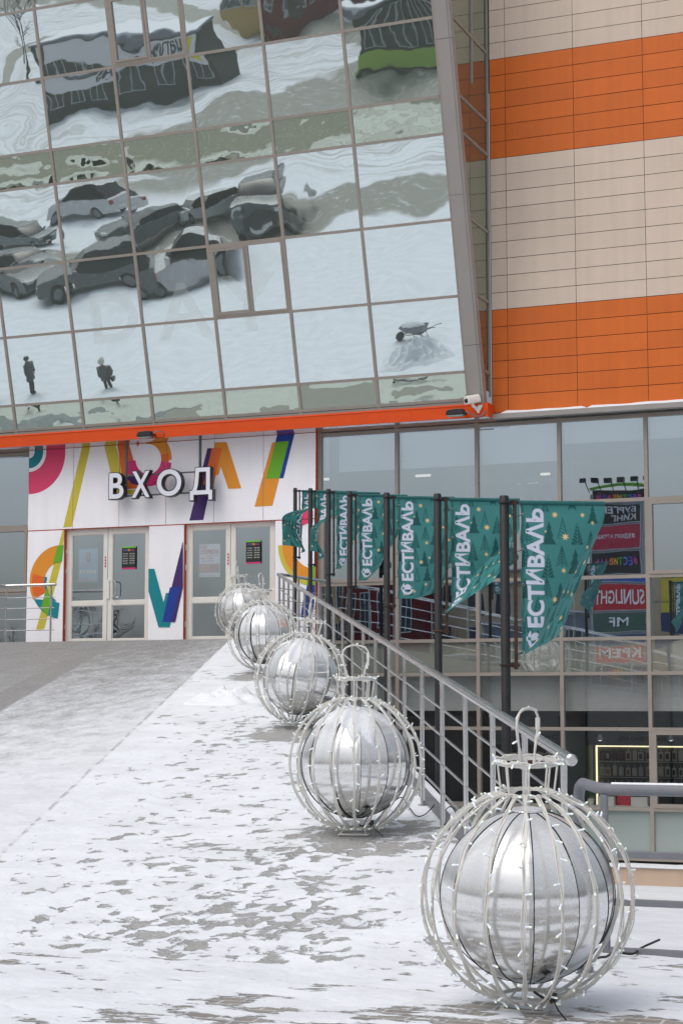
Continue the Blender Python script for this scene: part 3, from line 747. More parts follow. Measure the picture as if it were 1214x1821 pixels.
b = MB(); b.box(-13.95, 3.5, 33.28, 33.44, -1.36, -1.262); b.build('bottom_sill', M['frame'], bld)
b = MB()
for i in range(18): b.box(-13.95+i*.99+.004, -13.95+(i+1)*.99-.004, 33.14, 33.40, -2.0, -1.47)
b.box(-13.95, 3.6, 33.145, 33.39, -2.0, -1.475); b.build('plinth', M['plinth'], bld)
n = 90; V = []
for i in range(n+1):
    u = -13.9+17.4*i/n; h = .05+.03*mnoise.noise(Vector((u*2, 3, 1)))
    V += [(u, 33.10, -1.47), (u, 33.105, -1.47+h*.7), (u, 33.2, -1.47+h), (u, 33.29, -1.46+h*1.1)]
o = plain('sill_snow', V, [(i*4+q, i*4+q+1, i*4+q+5, i*4+q+4) for i in range(n) for q in range(3)], M['snow'], smooth=True)
tag(o, 'strip of snow lying on the low pink tiled plinth', 'snow')
# interior: slabs, back walls, ceilings
b = MB()
b.box(-28.2, 3.6, 33.55, 45, 1.43, 2.74, 0)                    # slab and its edge
b.box(-28.2, 3.6, 33.46, 45, 7.2, 7.4, 1)
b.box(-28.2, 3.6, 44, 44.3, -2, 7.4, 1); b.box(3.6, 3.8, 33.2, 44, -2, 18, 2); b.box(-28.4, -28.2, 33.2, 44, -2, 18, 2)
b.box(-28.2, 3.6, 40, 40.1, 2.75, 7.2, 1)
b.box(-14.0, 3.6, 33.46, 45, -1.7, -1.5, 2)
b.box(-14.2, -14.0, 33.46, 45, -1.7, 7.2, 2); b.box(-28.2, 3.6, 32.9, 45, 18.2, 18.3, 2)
b.build('interior', [M['spandrel_in'], M['interior'], M['darkwall']], bld)

# ================================================================== RAILINGS, POLES, FLAGS
def railing():
    t = thing('ramp_railing', 'long stainless steel railing climbing the ramp beside the five giant baubles', 'railing', (rail_u(10.29), 10.29, 0))
    H = 1.245; BARS = (.985, .76, .525, .29); VC = 30.6
    P = lambda v, h: (rail_u(v), v, ramp_z(v)+h)
    pts = [P(v, H) for v in (10.13, 14, 20, 26, VC)]; uc = rail_u(VC); zc = ramp_z(VC)
    b = MB(); b.tube(pts, .032, 14); b.tube([pts[-1], (uc+.02, VC+.12, zc+H+.005), (uc+.02, 33.17, zc+H+.005)], .03, 12)
    q = np.array(P(10.13, H)); dv = np.array(P(10.13, H))-np.array(P(11.13, H)); dv /= np.linalg.norm(dv)
    b.tube([q, q+dv*.012, q+dv*.022], [.036, .036, .026], 14)
    b.build('handrail', M['steel'], t, smooth=True)
    for h in BARS:
        b = MB(); b.tube([P(10.26, h), P(VC, h)], .0095, 8); b.tube([P(VC, h), (uc+.02, VC+.05, zc+h), (uc+.02, 33.17, zc+h)], .0095, 8)
        b.build('rail', M['steel'], t, smooth=True)
    for n in range(22):
        v = 10.292+.9552*n; u = rail_u(v); z = ramp_z(v); b = MB()
        b.tube([(u, v, z-.05), (u, v, z+H-.045)], .0205, 12); b.tube([(u, v, z+H-.05), (u, v, z+H-.01)], .024, 12)
        b.tube([(u, v, z-.006), (u, v, z+.012)], .045, 14)
        b.build('post', M['steel'], t, smooth=True)
    for v in (31.5, 32.5):
        b = MB(); b.tube([(uc+.02, v, LZ-.02), (uc+.02, v, zc+H-.02)], .0205, 12); b.build('post', M['steel'], t, smooth=True)
    b = MB()   # steel angle under the posts
    for v0 in np.arange(10.2, 30.5, 1.0):
        a = np.array(P(v0, .004)); c = np.array(P(v0+.99, .004)); s = np.array((.876, .482, 0))
        b.obox(a+s*.035, c-a, s*.10, (0, 0, .035))
    b.build('base_angle', M['railgrey'], t)
    # landing railing on the left of the doors
    t = thing('landing_railing', 'short stainless railing on the landing at the far left of the doors', 'railing', (-21, 32.17, LZ))
    ue, ul = onY(100, 1041, 32.17)[0], onY(12, 1042, 32.17)[0]; H = 1.25
    b = MB(); b.tube([(ue, 32.17, LZ+H), (ul, 32.17, LZ+H), (ul-.05, 32.12, LZ+H), (ul-1.2, 29.4, LZ+H-.05), (ul-3.2, 25, LZ-.35)], .031, 12); b.build('handrail', M['steel'], t, smooth=True)
    for h in (.985, .76, .525, .29):
        b = MB(); b.tube([(ue-.03, 32.17, LZ+h), (ul, 32.17, LZ+h), (ul-1.2, 29.4, LZ+h-.05)], .0095, 8); b.build('rail', M['steel'], t, smooth=True)
    for u, v in ((onY(91, 1080, 32.17)[0], 32.17), (ul, 32.17), (ul-.6, 30.8), (ul-1.2, 29.4)):
        b = MB(); b.tube([(u, v, LZ-.3), (u, v, LZ+H-.03)], .0205, 12); b.build('post', M['steel'], t, smooth=True)
    # grey painted railing round the sunken yard
    t = thing('yard_railing', 'grey painted steel railing along the sunken yard behind the nearest bauble', 'railing', (-2.88, 11.3, 0))
    V0, U0 = 11.28, -2.87; e = np.array((-.482, .876, 0))
    B_ = np.array((U0, V0, 1.03)); b = MB()
    b.tube([B_+(4.6, 0, .0), B_+(.02, 0, 0), B_+e*.06+np.array((-.01, 0, .002)), B_+e*.56+np.array((0, 0, .012)), B_+e*.64+np.array((0, 0, -.015)), B_+e*.68+np.array((0, 0, -.08)), B_+e*.68+np.array((0, 0, -1.1))], .038, 14)
    b.build('top_rail', M['railgrey'], t, smooth=True)
    for z in (.60, .30, -.005):
        b = MB(); b.box(U0+.02, U0+4.6, V0-.02, V0+.02, z, z+.043); b.build('bar', M['railgrey'], t, bevel=.004)
    for u in (U0, U0+2.2, U0+4.4):
        b = MB(); b.box(u-.022, u+.022, V0-.024, V0+.024, -.06, .995); b.build('post', M['railgrey'], t, bevel=.004)
    V = []; n = 60
    for i in range(n+1):
        u = U0+.05+4.4*i/n; h = .006+.008*max(0, mnoise.noise(Vector((u*6, 1, 1)))+.35)
        V += [(u, V0-.017, 1.03+.034), (u, V0, 1.03+.037+h), (u, V0+.018, 1.03+.034)]
    o = plain('rail_snow', V, [(i*3+q, i*3+q+1, i*3+q+4, i*3+q+3) for i in range(n) for q in range(2)], M['snow'], smooth=True); tag(o, 'thin crust of snow on the grey top rail by the yard', 'snow')
railing()

ARM = 28.8
POLES = [(-4.20, 13.46, 3.215), (-5.77, 16.31, 3.614), (-7.56, 19.56, 4.062), (-9.42, 22.93, 4.538), (-10.85, 25.53, 4.926), (-12.37, 28.30, 5.32), (-13.91, 31.09, 5.71)]
PL = ['nearest and tallest looking black banner pole, right of all the others', 'second black banner pole from the right, its flag twisted over', 'third black banner pole from the right, behind the flattest flag',
      'middle one of the seven black banner poles on the ramp edge', 'fifth black banner pole from the right, third from the doors', 'black banner pole next to the one nearest the doors', 'black banner pole at the top of the ramp nearest the doors']
for i, (u, v, zt) in enumerate(POLES):
    zb = yard_z(u, v)-.1
    t = thing('banner_pole', PL[i], 'pole', (u, v, zb), 'black banner poles along the ramp', R(ARM)); h = zt-zb
    b = MB(); b.tube([(0, 0, 0), (0, 0, h), (0, 0, h+.012)], [.038, .038, .03], 16); b.build('pole', M['black_pole'], t, smooth=True, local=True)
    b = MB(); b.box(.072, .098, -.013, .013, h-1.37, h-.02); b.build('banner_rod', M['rust' if i in (0, 1) else 'black_pole'], t, local=True, bevel=.003)
    for z in (h-.045, h-1.335):
        b = MB(); b.tube([(.043*math.cos(a), .043*math.sin(a), z) for a in np.linspace(0, 2*math.pi, 17)[:-1]], .008, 6, closed=True); b.box(.04, .11, -.008, .008, z-.014, z+.014); b.box(.055, .07, -.02, .02, z-.02, z+.02)
        b.build('bracket', M['rust' if (z < h-1 and i < 3) else 'black_pole'], t, local=True)
    b = MB(); b.tube([(.045, 0, h-.04), (.82, 0, h-.04)], .011, 8); b.build('arm', M['black_pole'], t, smooth=True, local=True)

FW, FH, NX, NY = .69, 1.22, 150, 265
def flag_design():
    X, Y = np.meshgrid(np.linspace(0, FW, NX*2-1), np.linspace(0, FH, NY*2-1))
    base = np.array(srgb(70, 138, 137)); dark = np.array(srgb(36, 92, 92)); mid = np.array(srgb(44, 112, 106)); star = np.array(srgb(238, 212, 150)); let = np.array(srgb(222, 226, 244))
    C = np.broadcast_to(base, X.shape+(3,)).copy()
    def fill(poly, col):
        P = np.array(poly, float); lo, hi = P.min(0), P.max(0)
        jx = np.where((X[0] >= lo[0]) & (X[0] <= hi[0]))[0]; jy = np.where((Y[:, 0] >= lo[1]) & (Y[:, 0] <= hi[1]))[0]
        if len(jx) == 0 or len(jy) == 0: return
        sl = (slice(jy[0], jy[-1]+1), slice(jx[0], jx[-1]+1)); x, y = X[sl], Y[sl]; ins = np.zeros(x.shape, bool)
        for k in range(len(P)):
            a, c = P[k-1], P[k]
            if a[1] == c[1]: continue
            ins ^= ((a[1] > y) != (c[1] > y)) & (x < (c[0]-a[0])*(y-a[1])/(c[1]-a[1])+a[0])
        C[sl][ins] = col
    def line(a, c, w, col):
        a, c = np.array(a, float), np.array(c, float); d = (c-a)/np.linalg.norm(c-a); n = np.array((-d[1], d[0]))*w/2; fill([a-n, a+n, c+n, c-n], col)
    def tree(cx, cy, h, kind):
        w = h*.62
        if kind == 0:
            p = []
            for k, (ww, yy) in enumerate(((.0, 0), (.38, .34), (.2, .34), (.66, .66), (.42, .66), (1.0, 1.0))): p.append((ww*w/2, yy*h))
            fill([(cx+x, cy+y) for x, y in p]+[(cx-x, cy+y) for x, y in p[::-1]], dark)
        elif kind == 1:
            fill([(cx, cy), (cx+w*.42, cy+h), (cx-w*.42, cy+h)], dark)
            line((cx, cy), (cx, cy+h*1.08), .004, base)
            for k in range(1, 7):
                y = cy+h*(k/6.5)
                for s in (-1, 1): line((cx, y+.012), (cx+s*w*.5, y-.035), .0045, base)
        elif kind == 2:
            line((cx, cy), (cx, cy+h), .007, dark)
            for k in range(1, 7):
                y = cy+h*k/7; r = w*.5*k/7+.008
                for s in (-1, 1): line((cx, y-.014), (cx+s*r, y+.022), .0075, dark)
        else:
            q = [(cx, cy), (cx+w*.38, cy+h), (cx-w*.38, cy+h)]
            for k in range(3): line(q[k-1], q[k], .006, dark)
            for k in range(1, 6): line((cx-w*.36*k/6, cy+h*k/6), (cx+w*.36*(k+1)/6, cy+h*(k+1)/6), .005, dark)
    def starp(cx, cy, r, col=star):
        fill([(cx+(r if k % 2 == 0 else r*.42)*math.sin(math.pi*k/7), cy-(r if k % 2 == 0 else r*.42)*math.cos(math.pi*k/7)) for k in range(14)], col)
    for s, t_, h, k in ((.34, .13, .19, 0), (.50, .11, .16, 3), (.67, .13, .19, 1), (.86, .02, .15, 0), (.84, .19, .17, 2), (.49, .29, .17, 2), (.32, .34, .20, 1), (.65, .31, .20, 0), (.82, .36, .2, 1), (.96, .3, .18, 2),
                        (.31, .50, .17, 2), (.47, .53, .19, 0), (.63, .50, .19, 1), (.79, .55, .17, 2), (.95, .5, .2, 0), (.52, .68, .18, 0), (.66, .67, .15, 3), (.83, .72, .19, 1), (.34, .7, .16, 3), (.61, .83, .16, 2), (.78, .88, .17, 0), (.45, .85, .16, 1), (.95, .78, .18, 2),
                        (.08, .14, .17, 2), (.05, .27, .2, 1), (.17, .29, .17, 3), (.06, .5, .17, 0), (.2, .6, .17, 1), (.07, .74, .17, 2), (.2, .84, .16, 0), (.3, -.03, .12, 1), (.62, -.03, .1, 2), (.18, -.02, .12, 3)):
        tree(s*FW, t_*FH, h*1.0, k)
    v, fs = text_tris('ФЕСТИВАΛЬ', .032); lo, hi = v.min(0), v.max(0); q = (v-lo)/(hi-lo)
    x0, x1, y0, y1 = .052*FW, .285*FW, .05*FH, .965*FH      # reads upward, letter tops to the left
    P = np.stack([x1-(x1-x0)*q[:, 1], y1-(y1-y0)*q[:, 0]], 1)
    for f in fs: fill(P[list(f)], let)
    for s, t_, r in ((.41, .09, .028), (.53, .235, .033), (.51, .455, .024), (.41, .645, .03), (.56, .60, .02), (.5, .86, .024), (.29, .93, .022), (.74, .09, .022), (.86, .14, .018), (.80, .30, .02), (.9, .42, .026), (.74, .47, .02), (.88, .66, .026), (.72, .62, .018), (.79, .83, .028), (.95, .93, .022), (.3, .2, .012), (.12, .96, .018)):
        starp(s*FW, t_*FH, r)
    edge = (X < .028) | (Y < .035); C[edge] *= .62          # double cloth of the hems
    C = C[:-1, :-1].reshape(NY-1, 2, NX-1, 2, 3).mean((1, 3))
    C = np.concatenate([C, C[-1:]], 0); C = np.concatenate([C, C[:, -1:]], 1)
    return C
FD = flag_design()
def fold(P, a, d, th, r):
    """folds the sheet points P (x, z, out) about the line a + s*d by the angle th round a radius r; the side right of d turns"""
    d = np.array(d, float); d /= np.linalg.norm(d); n = np.array((d[1], -d[0]))
    q = P[..., :2]-np.array(a); dist = q@n; al = q@d; s = np.sign(th); th = abs(th)
    on = np.clip(dist, None, 0); x = np.clip(dist, 0, r*th); rest = np.clip(dist-r*th, 0, None)
    nn = on+r*np.sin(x/r)+rest*math.cos(th); out = s*(r*(1-np.cos(x/r))+rest*math.sin(th))
    Q = np.empty_like(P); Q[..., :2] = np.array(a)+al[..., None]*d+nn[..., None]*n; Q[..., 2] = P[..., 2]+out; return Q
FOLDS = [  # line start, line direction (x right, z up), angle, radius
    ((0, -1.20), (.69, 1.14), 1.12, .06), ((0, -.98), (.69, .72), -1.4, .03), ((.10, -1.30), (.62, .72), 1.0, .06), ((0, -1.24), (.66, 1.0), 1.4, .09),
    ((0, -1.22), (.52, 1.1), 1.5, .07), ((0, -.66), (.69, .42), -2.35, .07), ((0, -.50), (.69, .34), -2.5, .07)]
FLB = ['nearest green flag, fully lettered and sweeping to a point on the right', 'second green flag from the right, lower half creased diagonally across', 'third green flag from the right, hanging almost flat with its whole word readable',
       'fourth green flag from the right, a narrow one beside the middle pole', 'fifth green flag from the right, tapering to its lower left corner', 'second green flag from the doors, blown up and crumpled below', 'green flag nearest the doors, lower corner blown across its pole']
for i, (u, v, zt) in enumerate(POLES):
    t = thing('banner_flag', FLB[i], 'flag', (u, v, zt), 'green banners on the ramp poles', R(ARM))
    s, w_ = np.meshgrid(np.linspace(0, 1, NX), np.linspace(0, 1, NY))
    P = np.stack([s*FW, -w_*FH, np.zeros_like(s)], -1)
    if i < 5: P = fold(P, *FOLDS[i])
    else:      # lower half blown round the rod towards the viewer's left
        g = np.clip((w_-.16)/(.42 if i == 6 else .55), 0, 1); g = g*g*(3-2*g); ps = g*(2.45 if i == 6 else 1.9)*(1-.75*np.clip((w_-.72)/.28, 0, 1)*(1-s))
        r_ = s*FW*(1-.25*g); P[..., 0] = r_*np.cos(ps); P[..., 2] = -r_*np.sin(ps); P[..., 1] += g*s*.12
    rp = np.random.default_rng(i+3).uniform(0, 6, 4)
    free = s*(1-np.exp(-w_*4)); P[..., 2] += free*(.042*np.sin(7*w_+5*s+rp[0])+.024*np.sin(15*w_-10*s+rp[1]))+.008*np.sin(22*w_+6*s+rp[2])*w_*s
    sag = .012*np.sin(math.pi*((w_*4) % 1))*(1-s)**3; P[..., 0] += sag
    P[..., 1] -= .012*s*0+.02*w_*s*(1-w_)
    x = P[..., 0]+.125; z = P[..., 1]-.028; y = P[..., 2]
    wrap = np.clip(1-w_*FH/.035, 0, 1)
    V = np.stack([x, y, z], -1).reshape(-1, 3); idx = np.arange(NX*NY).reshape(NY, NX)
    F = np.stack([idx[:-1, :-1], idx[:-1, 1:], idx[1:, 1:], idx[1:, :-1]], -1).reshape(-1, 4)
    me = bpy.data.meshes.new('cloth'); me.from_pydata(V.tolist(), [], F.tolist()); me.materials.append(M['flag'])
    ca = me.attributes.new('design', 'FLOAT_COLOR', 'POINT'); ca.data.foreach_set('color', np.concatenate([FD.reshape(-1, 3), np.ones((NX*NY, 1))], 1).astype(np.float32).ravel())
    me.polygons.foreach_set('use_smooth', [True]*len(me.polygons))
    o = bpy.data.objects.new('cloth', me); COL.objects.link(o); o.parent = t
    g = MB(); g.tube([(.118, 0, -.042), (.818, 0, -.042)], .0175, 10); g.build('hem', pbr('dark_teal_hem', srgb(22, 92, 92), .6, 0, .1, 20), t, smooth=True, local=True)
    for k, q in enumerate((.09, .32, .55, .78, .985)):
        r_, c_ = int(q*(NY-1)), 3; p = np.array((x[r_, c_], y[r_, c_], z[r_, c_]))
        g = MB(); g.tube([p+(.009*math.cos(a), 0, .009*math.sin(a)) for a in np.linspace(0, 2*math.pi, 13)[:-1]], .004, 6, closed=True)
        g.build('grommet', M['steel'], t, smooth=True, local=True)
        g = MB(); g.tube([p+(.004, -.01, 0), p+(-.02, -.014, -.012), (.085, -.02, p[2]-.03), (.068, .0, p[2]-.036), (.085, .02, p[2]-.03), p+(-.01, .012, -.006)], .0022, 5)
        g.build('tie', M['cable'], t, smooth=True, local=True)

# ================================================================== BAUBLES
bm_ = MB(); bm_.tube([(0, 0, 0), (0, 0, .027)], [.0045, .0062], 7, 0); bm_.tube([(0, 0, .0272), (0, 0, .033), (0, 0, .038)], [.0055, .0045, .002], 7, 1)
_o = bm_.build('bulb_master', [M['bulb'], M['bulbtip']], smooth=True); BULB = _o.data; bpy.data.objects.remove(_o)
BULBV = np.array([v.co[:] for v in BULB.vertices]); BULBF = [tuple(p.vertices) for p in BULB.polygons]; BULBM = [p.material_index for p in BULB.polygons]
CAMXY = Vector((0, 0, 1.58))
def bauble(i, loc, label, tilt, spin, cap, loop_rot, nod=0.0):
    rr = np.random.default_rng(40+i); R0 = .55; CZ = .585; RI = .447
    t = thing('bauble', label, 'ornament', loc, 'giant wire baubles down the ramp')
    # lean sideways as seen from below, then spin about the axis
    rot = Matrix.Rotation(nod, 4, Vector(_rt)) @ Matrix.Rotation(tilt, 4, Vector((-_fw[0], -_fw[1], 0))) @ Matrix.Rotation(spin, 4, 'Z')
    t.matrix_world = Matrix.Translation(loc) @ rot
    # mirror ball of twelve gores
    b = MB(); nth = 40; ng = 12; gh = math.pi/ng
    for g in range(ng):
        a0, a1 = 2*gh*g-gh+.004, 2*gh*g+gh-.004; V = []; rj = rr.normal(0, .0025); tw = rr.normal(0, .010)
        for k in range(nth+1):
            th = .16+(math.pi-.32)*k/nth; r = (RI+rj)/math.cos(gh)*.985
            for a in (a0, a1):
                q = (1+tw*math.copysign(1, a-2*gh*g)*.3)
                V.append((r*q*math.sin(th)*math.cos(a), r*q*math.sin(th)*math.sin(a), CZ+RI*math.cos(th)))
        b.add(V, [(2*k, 2*k+2, 2*k+3, 2*k+1) for k in range(nth)])
    ball = b.build('mirror_ball', M['ball'], t, smooth=True, local=True)
    b = MB(); b.lathe([(.085, CZ+RI*math.cos(.17)+.002), (.08, CZ+RI*math.cos(.16)+.01), (.02, CZ+RI*math.cos(.16)+.012)], 20); b.build('end_cap', M['ball'], ball, smooth=True, local=True); b = MB(); b.lathe([(.08, CZ-RI+.003), (.07, CZ-RI-.004), (.02, CZ-RI-.006)], 20)
    b.build('end_cap', M['ball'], ball, smooth=True, local=True)
    b = MB()
    for g in range(ng):
        a = 2*gh*g+gh; wd = rr.choice([.004, .006, .009, .02]); r = RI/math.cos(gh)*.988
        pts = [(r*math.sin(th)*math.cos(a), r*math.sin(th)*math.sin(a), CZ+(RI+.001)*math.cos(th)) for th in np.linspace(.17, math.pi-.17, 30)]
        b.strip(pts, wd, [np.array(p)-np.array((0, 0, CZ)) for p in pts], .003)
    b.build('seam', M['seamblack'], ball, local=True)
    # snow sitting on the crown
    if cap > 0:
        V = []; F = []; na, nr = 72, 12
        for k in range(nr+1):
            for j in range(na):
                a = 2*math.pi*j/na; nz = mnoise.noise(Vector((1.3*math.cos(a), 1.3*math.sin(a), i*3.1)))+.5*mnoise.noise(Vector((4*math.cos(a), 4*math.sin(a), i)))+.3*mnoise.noise(Vector((9*math.cos(a), 9*math.sin(a), i)))
                tm = .80+.42*nz*1.5; th = tm*k/nr; f = k/nr
                h = cap*(1-f**5)*(.75+.4*mnoise.noise(Vector((3*th*math.cos(a), 3*th*math.sin(a), i+7))))-.012*(f > .99)
                r = RI/math.cos(gh)*.99+h; V.append((r*math.sin(th)*math.cos(a), r*math.sin(th)*math.sin(a), CZ+(RI+h)*math.cos(th)))
        for k in range(nr):
            for j in range(na): F.append((k*na+j, (k+1)*na+j, (k+1)*na+(j+1) % na, k*na+(j+1) % na))
        b = MB(); b.add(V, F); b.build('snow_cap', M['snow'], t, smooth=True, local=True)
    # cage
    NR = 18; bulbs = []; strings = []
    ths = np.linspace(math.asin(.25), math.pi-.26, 40)
    for k in range(NR):
        a = 2*math.pi*k/NR+rr.normal(0, .012); ra = np.array((math.cos(a), math.sin(a), 0)); ta = np.array((-math.sin(a), math.cos(a), 0))
        pts = [R0*math.sin(th)*ra+np.array((0, 0, CZ+R0*math.cos(th))) for th in ths]
        nr_ = [p-np.array((0, 0, CZ)) for p in pts]
        b = MB(); b.strip(pts, .0135, nr_, .009); b.build('rib', M['white_metal'], t, local=True)
        b = MB(); ph = rr.uniform(0, 6, 4)
        for q in range(2):
            w = [p+n_/np.linalg.norm(n_)*(.008+.004*math.sin(j*1.1+ph[q]))+ta*((-.008 if q else .007)+.006*math.sin(j*.55+ph[q+2])) for j, (p, n_) in enumerate(zip(pts, nr_))]
            b.tube(w, .0031, 5)
        for j in range(4, 40, 6):     # cable ties
            p = pts[j]; n_ = nr_[j]/np.linalg.norm(nr_[j]); up_ = np.cross(n_, ta)
            b.strip([p+ta*.013*math.cos(x)+n_*(.003+.011*math.sin(x)) for x in np.linspace(0, 2*math.pi, 9)[:-1]], .003, [ta*math.cos(x)+n_*math.sin(x) for x in np.linspace(0, 2*math.pi, 9)[:-1]], .001, closed=True)
        st = b.build('light_string', M['wire'], t, smooth=True, local=True); strings.append(st)
        th = ths[0]+rr.uniform(0, .15)
        while th < ths[-1]:
            n_ = math.sin(th)*ra+np.array((0, 0, math.cos(th))); mer = np.cross(ta, n_)
            s_ = rr.choice([-1, 1]); d = ta*s_*rr.uniform(.5, 1)+n_*rr.uniform(.15, .8)+mer*rr.normal(0, .45)
            bulbs.append((R0*n_+np.array((0, 0, CZ))+n_*.008+ta*s_*.008, d/np.linalg.norm(d), st)); th += rr.uniform(.15, .28)
    # collar, neck rods, crown ring, hanging loop, bottom ring and foot frame
    circ = lambda r, z, n=40: [(r*math.cos(x), r*math.sin(x), z) for x in np.linspace(0, 2*math.pi, n+1)[:-1]]
    rad = lambda n=40: [(math.cos(x), math.sin(x), 0) for x in np.linspace(0, 2*math.pi, n+1)[:-1]]
    zc = CZ+R0*.968
    b = MB(); b.strip(circ(.25*R0, zc), .012, rad(), .01, closed=True); b.tube([np.array(p)+(.004*math.sin(7*j), .004*math.cos(5*j), .008+.003*math.sin(3*j)) for j, p in enumerate(circ(.25*R0+.004, zc))], .004, 5, closed=True)
    b.build('collar', M['white_metal'], t, local=True)
    zr = CZ+R0*1.265
    b = MB(); b.strip(circ(.295*R0, zr), .022, rad(), .007, closed=True); b.build('crown_ring', M['white_metal'], t, local=True)
    b = MB()
    for q in range(3): b.tube([np.array(p)*np.array((1.03+.05*math.sin(j*.9+q*2), 1.03+.05*math.sin(j*.9+q*2), 1))+(0, 0, .012+.008*math.sin(j*1.3+q)) for j, p in enumerate(circ(.295*R0, zr))], .0036, 5, closed=True)
    st = b.build('light_string', M['wire'], t, smooth=True, local=True)
    for j in range(16):
        a = 2*math.pi*j/16+rr.uniform(-.15, .15); d = np.array((math.cos(a), math.sin(a), rr.normal(0, .6)))+rr.normal(0, .4, 3)
        bulbs.append((np.array((.30*R0*math.cos(a), .30*R0*math.sin(a), zr+.01)), d/np.linalg.norm(d), st))
    for j in range(8):
        a = 2*math.pi*(j+.3)/8; b = MB(); b.tube([(.25*R0*math.cos(a), .25*R0*math.sin(a), zc), (.285*R0*math.cos(a), .285*R0*math.sin(a), zr)], .0055, 7); b.build('neck_rod', M['white_metal'], t, smooth=True, local=True)
    for j in range(2): b = MB(); a = loop_rot+j*math.pi; 
    la = np.array((math.cos(loop_rot), math.sin(loop_rot), 0)); lz = zr
    prof = [(-.115, -.02), (-.125, .06), (-.155, .13), (-.18, .2), (-.175, .25), (-.13, .285), (-.06, .30), (0, .303), (.06, .30), (.13, .285), (.175, .25), (.18, .2), (.155, .13), (.125, .06), (.115, -.02)]
    lp = [la*(x*.6)+np.array((0, 0, lz+y*.93)) for x, y in prof]
    b = MB(); b.tube(lp, .0065, 8)
    for x in (-.115, .115): b.tube([la*(x*.6)+np.array((0, 0, lz-.02)), la*math.copysign(.295*R0, x)+np.array((0, 0, lz))], .005, 6)
    b.build('hanging_loop', M['white_metal'], t, smooth=True, local=True)
    b = MB()
    for q in range(2): b.tube([p+np.array((.007*math.sin(j*1.9+q*3), .007*math.cos(j*1.4+q), .004)) for j, p in enumerate(lp)], .0036, 5)
    p = lp[10]; b.box(p[0]-.011, p[0]+.011, p[1]-.011, p[1]+.011, p[2]-.07, p[2]-.01); b.box(p[0]-.008, p[0]+.008, p[1]-.008, p[1]+.008, p[2]-.12, p[2]-.07)
    st = b.build('light_string', M['wire'], t, smooth=True, local=True)
    for j in (2, 7, 12):
        d = rr.normal(0, .5, 3)+np.array((0, 0, .6 if j == 7 else 0))+la*(-.7 if j < 7 else .5); bulbs.append((lp[j], d/np.linalg.norm(d), st))
    zb = CZ+R0*math.cos(ths[-1]); rb = R0*math.sin(ths[-1])
    b = MB(); b.strip(circ(rb, zb), .02, rad(), .006, closed=True)
    s = .12
    for a in range(4):
        c0 = np.array((s if a in (0, 3) else -s, s if a < 2 else -s, 0)); c1 = np.array((s if (a+1) % 4 in (0, 3) else -s, s if (a+1) % 4 < 2 else -s, 0))
        b.tube([c0+(0, 0, .008), c1+(0, 0, .008)], .008, 6); b.tube([c0+(0, 0, .0), c0*.62+np.array((0, 0, zb+.01))], .006, 6)
    b.build('foot_frame', M['white_metal'], t, smooth=True, local=True)
    b = MB(); a = math.atan2(-loc[1], -loc[0])-spin+.5; d = np.array((math.cos(a), math.sin(a), 0))
    q = d*.26+np.array((0, 0, .115)); b.box(q[0]-.022, q[0]+.022, q[1]-.02, q[1]+.02, q[2]-.018, q[2]+.018); b.tube([q, d*.15+np.array((.05, .0, .06)), d*.05+np.array((0, .06, .075))], .008, 6); b.tube([q, q+d*.06+np.array((0, 0, -.05)), q+d*.2+np.array((0, 0, -.1))], .004, 6)
    b.build('plug_box', M['black'], t, local=True)
    # bulbs: the hundred nearest the viewer are parts, the rest one mass
    mw = t.matrix_world
    bulbs.sort(key=lambda e: (mw @ Vector(e[0])-CAMXY).length)
    for p, d, st in bulbs[:100]:
        o = bpy.data.objects.new('bulb', BULB); COL.objects.link(o); o.parent = st
        o.matrix_local = Matrix.Translation(p) @ Vector(d).to_track_quat('Z', 'Y').to_matrix().to_4x4()
    b = MB()
    for p, d, st in bulbs[100:]:
        m3 = np.array(Vector(d).to_track_quat('Z', 'Y').to_matrix()); k = len(b.v); b.v += [tuple(m3@q+p) for q in BULBV]
        b.f += [tuple(k+x for x in f) for f in BULBF]; b.m += BULBM
    o = b.build('bulb', [M['bulb'], M['bulbtip']], t, smooth=True, local=True); o['kind'] = 'stuff'
    return t
BP = [(-2.751, 9.138, 0.0), (-5.607, 13.774, ramp_z(13.774)), (-8.79, 19.60, ramp_z(19.60)+.02), (-11.864, 25.329, ramp_z(25.329)), (-15.30, 31.867, LZ)]
bauble(0, BP[0], 'nearest and largest looking white wire bauble, its mirror ball only frosted', 0, .1, 0, R(112.6-20-22.6), R(6))
bauble(1, BP[1], 'second nearest wire bauble with a wide hanging loop and thick snow on its ball', 0, .22, .03, R(22.6)-.22)
bauble(2, BP[2], 'middle wire bauble of the row, leaning to the left, no loop seen', R(-9), .5, .034, R(100))
bauble(3, BP[3], 'fourth wire bauble up the ramp, between the middle and the farthest', R(2), .8, .036, R(50))
bauble(4, BP[4], 'farthest wire bauble, on the landing in front of the right door', R(8), .3, .036, R(90))

# cables on the snow, heap, crumbs
def cable(pts, label, r=.006):
    b = MB(); P = []
    pts = [np.array(p, float) for p in pts]
    for i in range(len(pts)-1):
        for k in range(6):
            f = k/6; p0, p1, p2, p3 = pts[max(i-1, 0)], pts[i], pts[i+1], pts[min(i+2, len(pts)-1)]
            P.append(.5*((2*p1)+(-p0+p2)*f+(2*p0-5*p1+4*p2-p3)*f*f+(-p0+3*p1-3*p2+p3)*f**3))
    P.append(pts[-1]); b.tube(P, r, 6); o = b.build('cable', M['cable'], smooth=True); tag(o, label, 'cable')
def onramp(x, y, lift=0.0):
    d = ray(x, y); n = np.array((0, -RS, 1)); c = -RS*RV0; t = (c-n@EYE)/(n@d); return EYE+t*d+np.array((0, 0, lift))
def onflat(x, y, lift=0.0):
    d = ray(x, y); return EYE+d*((-1.58)/d[2])+np.array((0, 0, lift))
